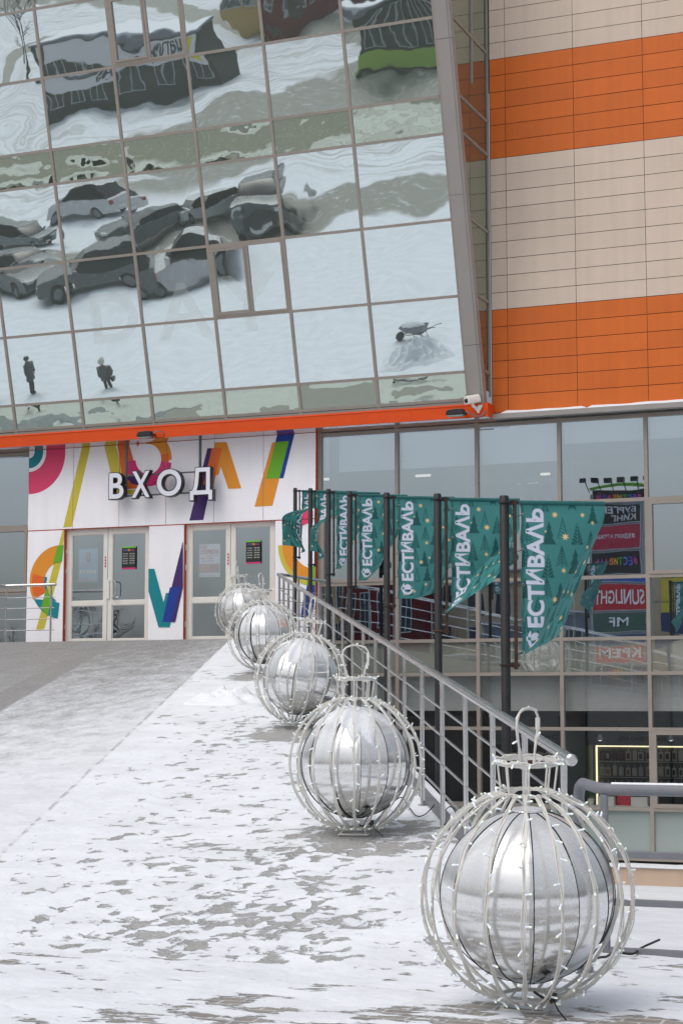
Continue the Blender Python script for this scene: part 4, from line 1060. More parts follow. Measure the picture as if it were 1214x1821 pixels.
cable([onramp(690, 1446, .05), onramp(712, 1432, .07), onramp(726, 1440, .03), onramp(740, 1455, .02), onramp(756, 1452, .02), onramp(772, 1441, .05)], 'black cable curling from the second bauble to a railing post', .005)
cable([onramp(785, 1462, .06), onramp(802, 1445, .05), onramp(820, 1472, .02), onramp(835, 1498, .02)], 'black cable hanging from the railing foot above the nearest bauble', .005)
cable([onflat(1030, 1740, .06), onflat(1062, 1716, .04), onflat(1078, 1710, .03), onflat(1092, 1702, .03), onflat(1124, 1702, .02), onflat(1140, 1694, .03), onflat(1172, 1688, .06)], 'thick black cable on the snow right of the nearest bauble', .008)
def heap(c, rx, ry, h, label, seed, name='snow_heap'):
    V = []; F = []; na, nr = 64, 22
    for k in range(nr+1):
        for j in range(na):
            a = 2*math.pi*j/na; f = k/nr; e = 1+.35*mnoise.noise(Vector((2*math.cos(a), 2*math.sin(a), seed)))
            x, y = c[0]+rx*f*e*math.cos(a), c[1]+ry*f*e*math.sin(a)
            z = h*max(0, (1-f**1.6))*(.8+.9*mnoise.noise(Vector((x*5, y*5, seed))))+.08*(1-f)*abs(mnoise.noise(Vector((x*13, y*13, seed))))+.03*(1-f)*mnoise.noise(Vector((x*31, y*31, seed)))
            base = (c[2]+RS*(y-c[1])) if RV0 < c[1] < CREST else c[2]
            V.append((x, y, base+max(z, 0)-.012+.012*(f < .98)))
    for k in range(nr):
        for j in range(na): F.append((k*na+j, (k+1)*na+j, (k+1)*na+(j+1) % na, k*na+(j+1) % na))
    o = plain(name, V, F, M['snow'], smooth=True); tag(o, label, 'snow'); return o
hp = onramp(405, 1246); heap(hp, .62, .5, .17, 'small lumpy heap of snow on the ramp left of the third bauble', 3)

# ================================================================== SIGN, LAMPS, CAMERA, POSTERS
t = thing('entrance_sign', 'white letters with black sides hung on grey bars above the doors', 'sign', (-17.5, 32.95, 7.1))
VS = 32.86
for ch, (x0, x1, y0, y1) in (('В', (193.3, 221.5, 839.6, 888.4)), ('Х', (233.5, 268, 836.4, 886.2)), ('О', (278, 324, 833, 883.6)), ('Д', (336.7, 379, 830, 890.6))):
    xm, ym = (x0+x1)/2, (y0+y1)/2
    a, c, z0, z1 = onY(x0, ym, VS)[0], onY(x1, ym, VS)[0], onY(xm, y1, VS)[2], onY(xm, y0, VS)[2]
    b = MB(); f = lambda x, y, d: (x, VS+d, y)
    text_into(b, ch, a, c, z0, z1, f, 1, bold=.045, depth=.13, mside=1)
    m_ = .018; text_into(b, ch, a+m_, c-m_, z0+m_, z1-m_, lambda x, y, d: (x, VS-.004, y), 0, bold=.018)
    b.build('letter', [M['letter_white'], M['letter_side']], t)
b = MB(); q0, q1 = onY(224, 850, 32.99), onY(355, 850, 32.99); zb = onY(224, 884, 32.99)[2]
for q in (q0, q1): b.box(q[0]-.022, q[0]+.022, 32.99, 33.03, zb if q is q0 else zb+.1, 7.137)
za, zc_ = onY(224, 846, 32.99)[2], onY(224, 882, 32.99)[2]
for z in (za, zc_): b.box(q0[0]+.023, q1[0]+.05, 32.995, 33.025, z-.016, z+.016)
b.build('hanging_frame', M['signbar'], t)
def floodlight(x, y, w, label, cab):
    p = onY(x, y, 32.46); t = thing('floodlight', label, 'lamp', tuple(p), 'black floodlights on the canopy edge')
    b = MB(); pr = [(-.16, -.055), (-.17, .0), (-.13, .055), (.05, .07), (.14, .06), (.16, -.02), (.14, -.055)]
    b.prism(pr, lambda a, c, d: (p[0]+a*w, p[1]-.1+d, p[2]+c), .16); b.build('housing', M['black'], t, bevel=.01)
    b = MB(); b.prism([(-.16, -.058), (.14, -.058), (.12, -.072), (-.14, -.072)], lambda a, c, d: (p[0]+a*w, p[1]-.09+d, p[2]+c), .14); b.build('lens', M['frosted'], t)
    b = MB(); b.box(p[0]+.1*w, p[0]+.13*w, p[1]+.06, 32.65, p[2]-.01, p[2]+.02); b.build('arm', M['black'], t)
    b = MB(); b.tube([tuple(p+np.array(c)) for c in cab], .011, 7); b.build('cable', M['railgrey'], t, smooth=True)
floodlight(811, 734, 1.15, 'black floodlight on the canopy beside the white camera', [(.18, 0, .01), (.26, .05, -.02), (.36, .1, -.07), (.44, .15, -.075), (.52, .17, -.02), (.54, .18, .03)])
floodlight(260, 773, 1.05, 'black floodlight on the canopy edge above the entrance sign', [(.15, 0, .02), (.2, .05, .06), (.27, .1, .075), (.33, .16, .04), (.30, .18, -.01)])
p = onY(846, 727, 32.62); t = thing('security_camera', 'white bullet security camera at the right end of the orange canopy', 'camera', tuple(p))
b = MB(); d = np.array((-.55, -.80, -.22)); d /= np.linalg.norm(d); c = p+np.array((-.035, -.16, .16)); s = np.cross(d, (0, 0, 1)); s /= np.linalg.norm(s); uu = np.cross(s, d)
ring_ = [(-.075, -.075), (.075, -.075), (.085, -.02), (.075, .05), (.04, .085), (-.04, .085), (-.075, .05), (-.085, -.02)]
b.prism(ring_, lambda x, y, dd: c+s*x+uu*y+d*(.14-dd), .30); b.build('housing', M['cctv'], t, bevel=.012)
b = MB(); b.prism([(-.05, -.045), (.05, -.045), (.05, .03), (-.05, .03)], lambda x, y, dd: c+s*x+uu*y+d*(.146-dd), .01); b.build('lens', M['black'], t)
b = MB(); b.tube([c-uu*.07, c-uu*.13, p+(0, -.06, .02), p+(.02, .0, -.02)], [.03, .03, .032, .03], 10); b.build('bracket_arm', M['cctv'], t, smooth=True)
b = MB(); b.prism([(-.07, -.02), (.0, -.1), (.09, .07), (-.0, .07)], lambda x, y, dd: (p[0]+x+.05, 32.60+dd, p[2]+y), .045); b.build('wall_plate', M['cctv'], t, bevel=.006)

for k, (x, y) in enumerate(((188, 1000), (406, 995))):     # small red pictograms on the door stiles
    p = onY(x, y, 33.30); b = MB()
    for q in range(4):
        c = (p[0], 33.2975, p[2]+.11-.065*q)
        b.tube([(c[0]+.02*math.cos(a), c[1], c[2]+.02*math.sin(a)) for a in np.linspace(0, 2*math.pi, 13)[:-1]], .0035, 4, closed=True); b.box(c[0]-.009, c[0]+.009, c[1]-.001, c[1]+.001, c[2]-.011, c[2]+.011)
    o = b.build('door_sticker', pbr('red_sticker', srgb(200, 40, 80), .5, 0, .03)); tag(o, ['column of small red pictograms on the left pair of doors', 'column of small red pictograms on the right pair of doors'][k], 'sticker')
def poster(rect, label, paint, back=None, v=33.30, name='poster'):
    ym, xm = (rect[2]+rect[3])/2, (rect[0]+rect[1])/2
    a, c = onY(rect[0], ym, v)[0], onY(rect[1], ym, v)[0]; z0, z1 = onY(xm, rect[3], v)[2], onY(xm, rect[2], v)[2]
    b = MB(); mats = []; 
    def R_(x0, x1, y0, y1, m, k):
        if m not in mats: mats.append(m)
        b.box(a+(c-a)*x0, a+(c-a)*x1, v-.0006*k, v-.0006*k+.0004 if k else v+.002, z0+(z1-z0)*y0, z0+(z1-z0)*y1, mats.index(m))
    def T_(txt, x0, x1, y0, y1, m, k=3, bold=.01):
        if m not in mats: mats.append(m)
        text_into(b, txt, a+(c-a)*x0, a+(c-a)*x1, z0+(z1-z0)*y0, z0+(z1-z0)*y1, lambda x, y, d: (x, v-.0006*k-.0004, y), mats.index(m), bold=bold)
    paint(R_, T_); o = b.build(name, mats, None); tag(o, label, 'poster'); return o
CM = {}
def pc(r, g, b_, rough=.5):
    k = (r, g, b_)
    if k not in CM: CM[k] = pbr('ink_%d_%d_%d' % k, srgb(*k), rough, 0, .03, 4)
    return CM[k]
LOGO = [(224, 60, 140), (110, 80, 200), (60, 130, 220), (80, 180, 80), (240, 190, 40), (240, 120, 40), (220, 60, 120), (90, 90, 210), (230, 70, 150)]
def hours(R_, T_):
    R_(0, 1, 0, 1, pc(30, 34, 34), 0); R_(0, 1, .94, 1, pc(110, 190, 40), 1); R_(0, 1, 0, .06, pc(226, 40, 130), 1)
    for k, ch in enumerate('ФЕСТИВАΛЬ'): T_(ch, .12+.085*k, .19+.085*k, .80, .89, pc(*LOGO[k]), bold=.03)
    for k in range(5):
        y = .66-.105*k
        T_(('МАГАЗИНЫ', 'ФУДКОРТ', 'РЕСТОРАН', 'КИНОТЕАТР', 'ПАРКИНГ')[k], .08, .44, y, y+.045, pc(226, 226, 226)); T_(('10:00', '10:00', '10:00', '09:00', '00:00')[k], .56, .72, y, y+.045, pc(226, 226, 226)); T_(('22:00', '23:00', '00:00', '03:00', '24:00')[k], .76, .92, y, y+.045, pc(226, 226, 226))
        R_(.06, .94, y-.03, y-.026, pc(96, 140, 60), 1)
poster((217, 241.6, 972, 1012), 'black opening hours notice with green and pink edges on the left doors', hours)
poster((437.4, 463.6, 961.5, 1002), 'black opening hours notice with green and pink edges on the right doors', hours)
def djp(R_, T_):
    R_(0, 1, 0, 1, pc(150, 184, 208), 0); R_(.42, .62, .60, .88, pc(40, 60, 80), 1); R_(.46, .56, .68, .86, pc(150, 150, 160), 2)
    T_('Фестиваль', .32, .70, .50, .55, pc(214, 160, 130)); T_('в субботу вечером', .22, .82, .42, .455, pc(180, 176, 180)); T_('DJ VINI', .08, .94, .22, .36, pc(255, 236, 218), bold=.04)
    R_(0, 1, .05, .075, pc(214, 150, 120), 1)
poster((140, 174, 976, 1035), 'dim blue DJ poster behind the glass of the leftmost door', djp, v=33.345)
def fest(R_, T_):
    R_(0, 1, 0, 1, pc(240, 236, 246), 0); R_(.02, .98, .13, .40, pc(190, 130, 130), 1); R_(.08, .5, .18, .36, pc(208, 150, 120), 2); R_(.5, .92, .2, .38, pc(176, 104, 110), 2)
    R_(.03, .36, .86, .96, pc(200, 120, 130), 1); T_('КУХНЯ', .05, .34, .88, .94, pc(240, 236, 236), 4); T_('СУПЕРВЕСНА', .06, .94, .70, .84, pc(196, 70, 90), bold=.04); T_('ВЫИГРАЙ', .3, .9, .63, .68, pc(196, 90, 90))
    T_('ПРИЗ 17 ПРО', .08, .66, .53, .60, pc(196, 90, 100), bold=.02); T_('на розыгрыше', .16, .74, .46, .51, pc(190, 100, 100)); R_(.04, .96, .03, .10, pc(220, 220, 226), 1)
poster((354.5, 391.5, 967.5, 1026), 'pale red and white prize poster behind the left leaf of the right doors', fest, v=33.345)

# ================================================================== INSIDE THE WINDOWS
for i in range(5):
    z = 6.34 if i < 3 else 6.66
    b = MB(); b.box(WU[i]+.06, WU[i+1]-.06, 33.50, 33.506, z, 7.12); b.box(WU[i]+.06, WU[i+1]-.06, 33.492, 33.514, z-.02, z+.01)
    o = b.build('roller_blind', M['blind']); tag(o, ['longer white roller blind in the window beside the orange door jamb', 'longer white roller blind behind the middle flags', 'longer white roller blind behind the second flag, right of the jamb windows', 'short white roller blind above the reflected sign pylon', 'short white roller blind in the rightmost window column'][i], 'blind', 'blinds in the upper windows')
def tube_lamp(x0, x1, y, z, label, i):
    b = MB(); b.box(x0, x1, y, y+.07, z, z+.05); o = b.build('ceiling_lamp', M['lamp']); tag(o, label, 'lamp')
tube_lamp(onY(573, 854, 37.2)[0], onY(598, 854, 37.2)[0], 37.2, onY(573, 854, 37.2)[2], 'long white tube lamp seen through the window next to the door jamb', 0)
tube_lamp(onY(738, 848, 38)[0], onY(764, 848, 38)[0], 38, onY(738, 848, 38)[2], 'white tube lamp inside, above the middle flags', 1)
tube_lamp(onY(917, 860, 37)[0], onY(954, 860, 37)[0], 37, onY(917, 860, 37)[2], 'wide white tube lamp inside over the display shelves', 2)
tube_lamp(onY(960, 845, 38.6)[0], onY(976, 845, 38.6)[0], 38.6, onY(960, 845, 38.6)[2], 'short white tube lamp inside near the short blinds', 3)
tube_lamp(-20.9, -19.7, 36.5, 6.2, 'tube lamp inside the vestibule behind the left doors', 4)
t = thing('display_shelf', 'pale shelving with jars seen through the windows behind the flags', 'shelf', (-11, 35.6, 2.75))
b = MB()
for x in (-11.9, -10.7, -9.6): b.box(x, x+.05, 35.4, 35.8, 2.75, 6.6)
for z in (3.4, 4.1, 4.8, 5.5, 6.2): b.box(-11.84, -9.6, 35.4, 35.79, z, z+.04)
b.build('rack', M['interior'], t)
for k in range(16):
    x = -11.7+(k % 8)*.26+random.uniform(-.05, .05); z = (5.54, 4.84)[k//8]; r = random.uniform(.05, .09); h = random.uniform(.14, .3)
    if abs(x+10.68) < .15: continue
    b = MB(); b.lathe([(r, 0), (r*1.05, h*.6), (r*.6, h*.85), (r*.6, h)], 14, (x, 35.55, z+.002)); o = b.build('jar', M['pot'], smooth=True); tag(o, 'small pale jar on the shelving behind the upper windows', 'jar', 'jars on the shelving')
# phone accessory shop on the lower floor
t = thing('shop_wall_rack', 'shop wall rack with glowing warm edge, hung with phone cases', 'rack', (-6.2, 36.4, -1.5))
b = MB(); b.box(-9.5, -2.0, 36.45, 36.6, -1.5, 1.3); b.build('back_board', M['darkwall'], t)
b = MB(); b.box(-9.39, -2.0, 36.38, 36.42, .68, .705); b.box(-9.42, -9.392, 36.38, 36.42, -1.0, .705); b.build('light_strip', M['ledwarm'], t)
b = MB()
for z in (.41, .09, -.23, -.55): b.box(-9.35, -2.0, 36.3, 36.44, z-.04, z-.025)
b.build('shelf', M['interior'], t)
rq = np.random.default_rng(5); CC = [(30, 30, 34), (36, 34, 36), (190, 186, 176), (60, 64, 72), (200, 196, 190), (120, 40, 40), (40, 44, 60), (210, 206, 200), (176, 120, 60)]
for r_, z in enumerate((.41, .09, -.23)):
    for k in range(26):
        x = -9.26+k*.137+rq.uniform(-.012, .012); w_ = rq.uniform(.04, .055); h = rq.uniform(.17, .22)
        b = MB(); b.box(x-w_, x+w_, 36.25, 36.29, z, z+h*.98); ci = int(rq.integers(len(CC))); b.box(x-w_*.6, x+w_*.6, 36.235, 36.249, z+.03, z+h*.75, 1); b.tube([(x, 36.27, z+h*.98), (x, 36.27, z+h+.05)], .008, 5, 0)
        ca = (196, 192, 184) if r_ > 0 or k > 3 else (40, 40, 42)
        o = b.build('phone_case', [pc(*ca), pc(*CC[ci])]); tag(o, 'packed phone case hanging on the lit shop rack', 'phone case', 'phone cases on the shop rack')
b = MB(); f = lambda x, y, d: (x, 35.99, y)
for txt, r in (('Аксессуары', (1096, 1183, 1291, 1305)), ('для смартфонов', (1099, 1184, 1308, 1320))):
    a, c = onY(r[0], 1300, 36.0), onY(r[1], 1300, 36.0); z0, z1 = onY(1140, r[3], 36.0)[2], onY(1140, r[2], 36.0)[2]
    text_into(b, txt, a[0], c[0], z0, z1, f, 0)
a, c = onY(918, 1310, 36.0), onY(990, 1310, 36.0)
text_into(b, 'Сервис', a[0], c[0], onY(950, 1317, 36)[2], onY(950, 1305, 36)[2], f, 0)
b.box(-9.5, -2.0, 36.0, 36.04, .72, 1.42, 1); b.box(-11.6, -10.1, 36.0, 36.04, .72, 1.42, 1)
o = b.build('shop_fascia', [pc(40, 44, 46), pc(120, 130, 134)]); tag(o, 'grey shop fascia with dark lettering above the phone case rack', 'sign')
for k, (x, y) in enumerate(((1066, 1315), (1192, 1315))):
    p = onY(x, y, 35.2); b = MB(); b.lathe([(.03, .1), (.05, .02), (.06, -.02), (.045, -.022)], 16, tuple(p)); q = MB(); q.lathe([(.044, -.021), (.02, -.028)], 14, tuple(p))
    tt = thing('spot_lamp', ['round spot lamp shining left of the phone case rack', 'round spot lamp in the open window at the right edge'][k], 'lamp', tuple(p)); b.build('housing', M['pot'], tt, smooth=True); q.build('glowing_face', M['lampw'], tt, smooth=True)
b = MB(); b.box(-13.9, -10.1, 36.45, 36.6, -1.5, 1.3, 0); b.box(-10.1, -9.5, 35.9, 36.5, -1.5, 1.0, 1); b.box(-9.85, -9.73, 35.88, 35.9, .42, .55, 0)
o = b.build('shop_partition', [M['darkwall'], pbr('greenish_wall', srgb(108, 120, 116), .7, 0, .04)]); tag(o, 'dim greenish partition wall between the two lower shops', 'wall')
t = thing('shop_shelf_unit', 'shelf with small boxes and orange price strips beside the partition', 'shelf', (-10.6, 35.9, -1.5))
b = MB(); b.box(-11.2, -10.15, 35.8, 36.2, .35, .38); b.box(-11.2, -10.15, 35.8, 36.2, -.1, -.07); b.box(-11.2, -10.15, 36.2, 36.24, -1.5, .71); b.build('rack', M['darkwall'], t)
b = MB(); b.box(-11.2, -10.15, 35.785, 35.799, .32, .385); b.build('price_strip', pc(220, 110, 50), t)
for k in range(11):
    x = -11.12+k*.092; h = rq.uniform(.13, .2); b = MB(); b.box(x-.04, x+.04, 35.82, 36.0, .382, .382+h); b.box(x-.02, x+.02, 35.815, 35.819, .41, .38+h*.8, 1); o = b.build('boxed_gadget', [pc(214, 200, 176), pc(40, 40, 40)]); tag(o, 'small cream gadget box on the orange striped shop shelf', 'box', 'boxes on the shop shelf')
for k, (x, w_, kind) in enumerate(((1050, .12, 0), (1078, .32, 1), (1137, .32, 1))):
    p = onY(x, 1432, 33.75); tt = thing('potted_plant', ['round white pot of grass left of the warm light strip', 'white box planter under the phone cases, left of the two boxes', 'white box planter nearest the right window frame'][k], 'plant', (p[0], 33.75, -.37))
    b = MB()
    if kind: b.box(p[0]-w_/2, p[0]+w_/2, 33.68, 33.82, -.372, -.2)
    else: b.lathe([(.05, -.37), (.07, -.25), (.06, -.25)], 16, (p[0], 33.75, 0))
    b.build('pot', M['pot'], tt, bevel=.004 if kind else 0)
    b = MB()
    for q in range(160):
        x0 = p[0]+rq.uniform(-.45, .45)*w_; y0 = 33.75+rq.uniform(-.05, .05); h = rq.uniform(.08, .2); dx, dy = rq.normal(0, .05, 2)
        b.add([(x0-.006, y0, -.21), (x0+.006, y0, -.21), (x0+dx, y0+dy, -.21+h)], [(0, 1, 2)])
    b.build('grass', M['leafg'], tt)
b = MB(); b.box(-14, -2, 33.48, 33.95, -.40, -.372); o = b.build('window_shelf', M['pot']); tag(o, 'white shop window shelf under the planters', 'shelf')
p = onY(1108, 1427, 33.85); b = MB(); b.prism([(-.14, 0), (.14, 0), (.12, .2), (.05, .2), (.03, .24), (-.03, .24), (-.05, .2), (-.12, .2)], lambda x, y, d: (p[0]+x, 33.84+d, -.37+y), .08); o = b.build('gift_bag', pc(190, 36, 60)); tag(o, 'crimson bag between the two white box planters', 'bag')

# ================================================================== THE SQUARE BEHIND THE PHOTOGRAPHER, SEEN IN THE GLASS
def mirrored(x, y, v):
    """where a point seen reflected at (x,y) in the flat windows stands, at depth v"""
    p = onY(x, y, VG); d = ray(x, y)*np.array((1, -1, 1)); return p+d*((v-p[1])/d[1])
PV = -20.0
ua, ub = mirrored(1049, 950, PV)[0], mirrored(1141, 950, PV)[0]
zz = lambda y: mirrored(1100, y, PV)[2]
t = thing('sign_pylon', 'tall stacked shop sign pylon reflected in the right windows', 'sign', ((ua+ub)/2, PV, 0))
b = MB(); b.box(ua-.1, ub+.1, PV-.8, PV-.06, 0, zz(876)); b.build('pylon_body', pbr('pylon_grey', (.25, .26, .27), .5, 0, .1), t)
def board(y0, y1, bgc, texts, nm='sign_board'):
    b = MB(); mats = [pc(*bgc), pc(196, 198, 200)]
    b.box(ua+.05, ub-.05, PV-.05, PV, zz(y1)+.03, zz(y0)-.03, 0); b.box(ua, ub, PV-.06, PV-.051, zz(y1), zz(y0), 1)
    h = zz(y0)-zz(y1)
    for txt, x0, x1, f0, f1, c in texts:
        if pc(*c) not in mats: mats.append(pc(*c))
        # seen from the facade, so the reading direction runs towards -X
        text_into(b, txt, x0, x1, zz(y1)+h*f0, zz(y1)+h*f1, lambda x, y, d: (ub-(ub-ua)*x, PV+.006, y), mats.index(pc(*c)), bold=.02)
    b.build(nm, mats, t)
def logo(f0, f1): return [(ch, .08+.095*k, .155+.095*k, f0, f1, LOGO[k]) for k, ch in enumerate('ФЕСТИВАΛЬ')]
board(868, 888, (20, 24, 22), logo(.15, .62))
board(892, 926, (26, 26, 30), [('БУРГЕР', .1, .78, .54, .88, (206, 206, 210)), ('КИНГ', .1, .62, .12, .46, (206, 206, 210))])
board(929, 974, (176, 30, 66), [('ФУДКОРТ, 4 ЭТАЖ', .12, .9, .42, .64, (226, 220, 224))])
board(978, 1021, (24, 24, 30), logo(.38, .72))
board(1026, 1050, (24, 84, 180), [('Детский', .1, .8, .25, .8, (226, 232, 240))])
board(1053, 1092, (190, 24, 44), [('SUNLIGHT', .06, .95, .25, .78, (230, 226, 226))])
board(1095, 1132, (62, 92, 80), [('MF', .35, .68, .3, .75, (222, 226, 228))])
board(1135, 1146, (70, 84, 120), [])
board(1148, 1187, (206, 60, 52), [('КРЕМ', .08, .9, .22, .85, (236, 232, 228))])
board(1190, 1215, (24, 24, 30), logo(.3, .75))
for k in range(6):
    u = ua-.2+(ub-ua+.4)*k/5; z = zz(868); b = MB(); b.tube([(u, PV-.3, z-.1), (u, PV+.3, z+.35), (u, PV+.8, z+.42)], .025, 6); b.box(u-.16, u+.16, PV+.72, PV+.98, z+.28, z+.5); b.build('floodlight', M['black'], t)
b = MB(); b.tube([(ua-.1+(ub-ua+.2)*q, PV-.05, zz(868)+.05+.25*math.sin(q*3.0)) for q in np.linspace(0, 1, 14)], .09, 6); b.build('green_edge', pc(96, 150, 40), t)
# advertising hoarding
q0, q1 = mirrored(1166, 1026, -30), mirrored(1330, 1096, -30)
t = thing('advertising_hoarding', 'yellow advertising hoarding with a dark blue foot reflected at the right edge', 'hoarding', (q0[0], -30, 0))
b = MB(); b.box(q0[0], q1[0], -30.2, -30, q1[2]-.1, q0[2]); b.build('panel', pc(206, 186, 50), t)
b = MB(); b.box(q0[0], q1[0], -30.2, -29.99, q1[2]-1.1, q1[2]-.11); b.build('foot_panel', pc(24, 50, 100), t)
b = MB()
for txt, y0, y1, x0, x1 in (('в приложении', 1033, 1044, .03, .62), ('дешевле', 1049, 1060, .03, .40), ('Предложение ограничено. Подробности у продавцов', 1080, 1085, .03, .8)):
    za, zb_ = mirrored(1200, y1, -30)[2], mirrored(1200, y0, -30)[2]; text_into(b, txt, x0, x1, za, zb_, lambda x, y, d: (q0[0]+(q1[0]-q0[0])*(.62-x), -29.985, y), 0, bold=.01)
b.build('lettering', pc(60, 60, 40), t)
b = MB(); b.box(q0[0]+.6, q0[0]+.9, -30.19, -30.01, 0, q1[2]-1.1); b.box(q1[0]-.9, q1[0]-.6, -30.19, -30.01, 0, q1[2]-1.1); b.build('leg', M['railgrey'], t)
def block(name, label, u0, u1, v, depth, h, wallc, nw, floors, wc=(60, 70, 80), cat='building', first=1.2):
    t = thing(name, label, cat, ((u0+u1)/2, v, 0)); b = MB(); b.box(u0, u1, v-depth, v, 0, h)
    b.build('wall', pbr('wall_%d' % (abs(hash((name, round(u0)))) % 9999), srgb(*wallc), .8, 0, .12, .6), t)
    b = MB(); b.box(u0-.3, u1+.3, v-depth-.3, v+.3, h, h+.25); b.build('roof_edge', M['railgrey'], t)
    b = MB(); b.box(u0-.2, u1+.2, v-depth-.2, v+.2, h+.251, h+.38); b.build('roof_snow', M['snow'], t)
    fh = (h-first)/floors; wd = (u1-u0)/nw
    for f in range(floors):
        for k in range(nw):
            x0 = u0+wd*(k+.22); x1 = u0+wd*(k+.78); z0 = first+fh*(f+.22); z1 = first+fh*(f+.80)
            b = MB(); b.box(x0-.08, x1+.08, v+.001, v+.05, z0-.08, z1+.08, 0); b.box(x0, (x0+x1)/2-.04, v+.04, v+.06, z0, z1, 1); b.box((x0+x1)/2+.04, x1, v+.04, v+.06, z0, z1, 1)
            b.build('window', [pc(206, 208, 210), pc(*wc, .15)], t)
    return t
block('apartment_house', 'long beige apartment house reflected behind the sign pylon', -75.0, -40.0, -110, 12, mirrored(980, 1020, -110)[2], (204, 186, 160), 10, 3)
block('apartment_house', 'second beige apartment house reflected under the yellow hoarding', -36.0, -4.0, -112, 12, 14.5, (204, 188, 164), 9, 3)
block('shop_hall', 'low grey hall reflected at the foot of the beige apartment house', mirrored(850, 1120, -84)[0], mirrored(1040, 1120, -84)[0], -84, 8, mirrored(950, 1104, -84)[2], (120, 130, 144), 4, 1, (70, 80, 92), first=2.0)
block('brick_house', 'dark red brick house reflected behind the middle flags', mirrored(606, 1080, -100)[0], mirrored(718, 1080, -100)[0], -100, 8, mirrored(660, 1046, -100)[2], (110, 30, 36), 4, 2)
block('brick_house', 'ochre plastered house reflected behind the far end of the railing', mirrored(560, 1080, -102)[0], mirrored(604, 1080, -102)[0], -102, 8, mirrored(580, 1030, -102)[2], (200, 170, 110), 3, 3)
t = block('kiosk', 'dark kiosk with a white name board reflected high in the leaning glass', -74, -60, -62, 6, 4.6, (70, 74, 68), 5, 1, (50, 60, 56), cat='kiosk', first=.2)
b = MB(); b.box(-73.5, -60.5, -61.98, -61.8, 2.9, 4.5, 0); text_into(b, 'шатура', 0, 1, 3.15, 4.35, lambda x, y, d: (-62.4-x*4.6, -61.79, y), 1, bold=.03); b.box(-62.3, -61.0, -61.795, -61.785, 3.2, 4.3, 2)
b.build('name_board', [pc(224, 224, 226), pc(60, 64, 66), pc(226, 214, 60)], t)
t = block('kiosk', 'dark kiosk with a lime green band reflected near the corner cover', -47, -39, -62, 5, 4.4, (56, 60, 56), 4, 1, (44, 54, 52), cat='kiosk', first=.9)
b = MB(); b.box(-47.05, -38.95, -61.98, -61.85, .2, 1.3); b.build('lime_band', pc(170, 206, 80), t)
# parked cars
def car(loc, rz, col, label, suv):
    t = thing('parked_car', label, 'car', loc, 'cars on the square', rz); t.scale = (1.18,)*3 if suv else (1.08,)*3; L_, Wd = 4.5, 1.82; H = 1.72 if suv else 1.46
    def prof(z0, pts, w0, name, mat, inset=0):
        """loft the side outline into a body with rounded flanks"""
        b = MB(); k = len(pts); ys = [(-1, .0), (-.96, .055), (-.75, .09), (.75, .09), (.96, .055), (1, 0)]
        V = []
        for yy, sh in ys:
            for x, z in pts:
                zc = max(z, z0); tw = 1-max(0, (zc-.85))*.24
                V.append((x*(1-.02*(abs(yy) > .9)), yy*w0/2*tw, zc if abs(yy) < .9 else z0+(zc-z0)*(1-sh*.3)))
        F = [(i*k+j, i*k+(j+1) % k, (i+1)*k+(j+1) % k, (i+1)*k+j) for i in range(len(ys)-1) for j in range(k)]+[tuple(range(k-1, -1, -1)), tuple((len(ys)-1)*k+j for j in range(k))]
        b.add(V, F); return b.build(name, mat, t, smooth=True, local=True)
    hood = .98 if suv else .86
    arch = lambda cx: [(cx+.37*math.cos(a), .33+.37*math.sin(a)) for a in np.linspace(math.pi, 0, 9)]
    lower = [(-2.2, .34)]+arch(-1.35)+arch(1.38)+[(2.22, .34), (2.26, .6), (2.2, hood-.1), (1.95, hood), (.95, hood+.05), (-1.9, hood+.08), (-2.22, hood), (-2.25, .6)]
    paint = pbr('car_paint_%d_%d_%d' % col, srgb(*col), .25, .0, .05, 3, spec=.7)
    body = prof(.2, lower, Wd, 'body', paint)
    top = [(1.0, hood+.02), (.25, H-.06), (-.2, H), (-1.45, H-.02 if suv else H-.08), (-2.05 if suv else -1.85, hood+.04)]
    prof(.2, top, Wd*.93, 'cabin', pc(26, 30, 34, .1))
    b = MB(); b.add([(.2, y, H-.035) if False else (x, y, z) for x, z in ((.22, H-.04), (-.2, H+.012), (-1.4, H-.005 if suv else H-.065), (-1.55, H-.06 if suv else H-.12)) for y in (-.62, .62)], [(0, 1, 3, 2), (2, 3, 5, 4), (4, 5, 7, 6)]); b.build('roof', paint, t, local=True)
    for sx, sy in ((1.38, 1), (1.38, -1), (-1.35, 1), (-1.35, -1)):
        y = sy*(Wd/2-.1); b = MB(); b.tube([(sx, y-.1, .33), (sx, y-.08, .33), (sx, y+.08, .33), (sx, y+.1, .33)], [.28, .33, .33, .28], 20); w_ = b.build('wheel', M['black'], t, local=True, smooth=True)
        b = MB(); b.tube([(sx, y+sy*.101, .33), (sx, y+sy*.112, .33)], .2, 10); b.build('rim', M['railgrey'], w_, local=True)
    for sy in (1, -1):
        b = MB(); b.box(2.14, 2.235, sy*.62-.2, sy*.62+.2, .66, .8); b.build('headlight', pc(206, 212, 216, .1), t, local=True, bevel=.03)
        b = MB(); b.box(-2.245, -2.15, sy*.7-.13, sy*.7+.13, .68, .92); b.build('tail_light', pc(150, 20, 20, .2), t, local=True, bevel=.03)
        b = MB(); b.box(.72, .9, sy*.98-.09, sy*.98+.09, hood+.05, hood+.2); b.build('wing_mirror', paint, t, local=True, bevel=.03)
    b = MB(); b.box(2.2, 2.262, -.5, .5, .42, .72); b.build('grille', M['black'], t, local=True)
    b = MB(); b.box(2.264, 2.275, -.26, .26, .42, .53); b.build('number_plate', pc(216, 216, 216), t, local=True)
    b = MB(); b.box(-2.28, -2.262, -.26, .26, .5, .61); b.build('number_plate', pc(216, 216, 216), t, local=True)
    return t
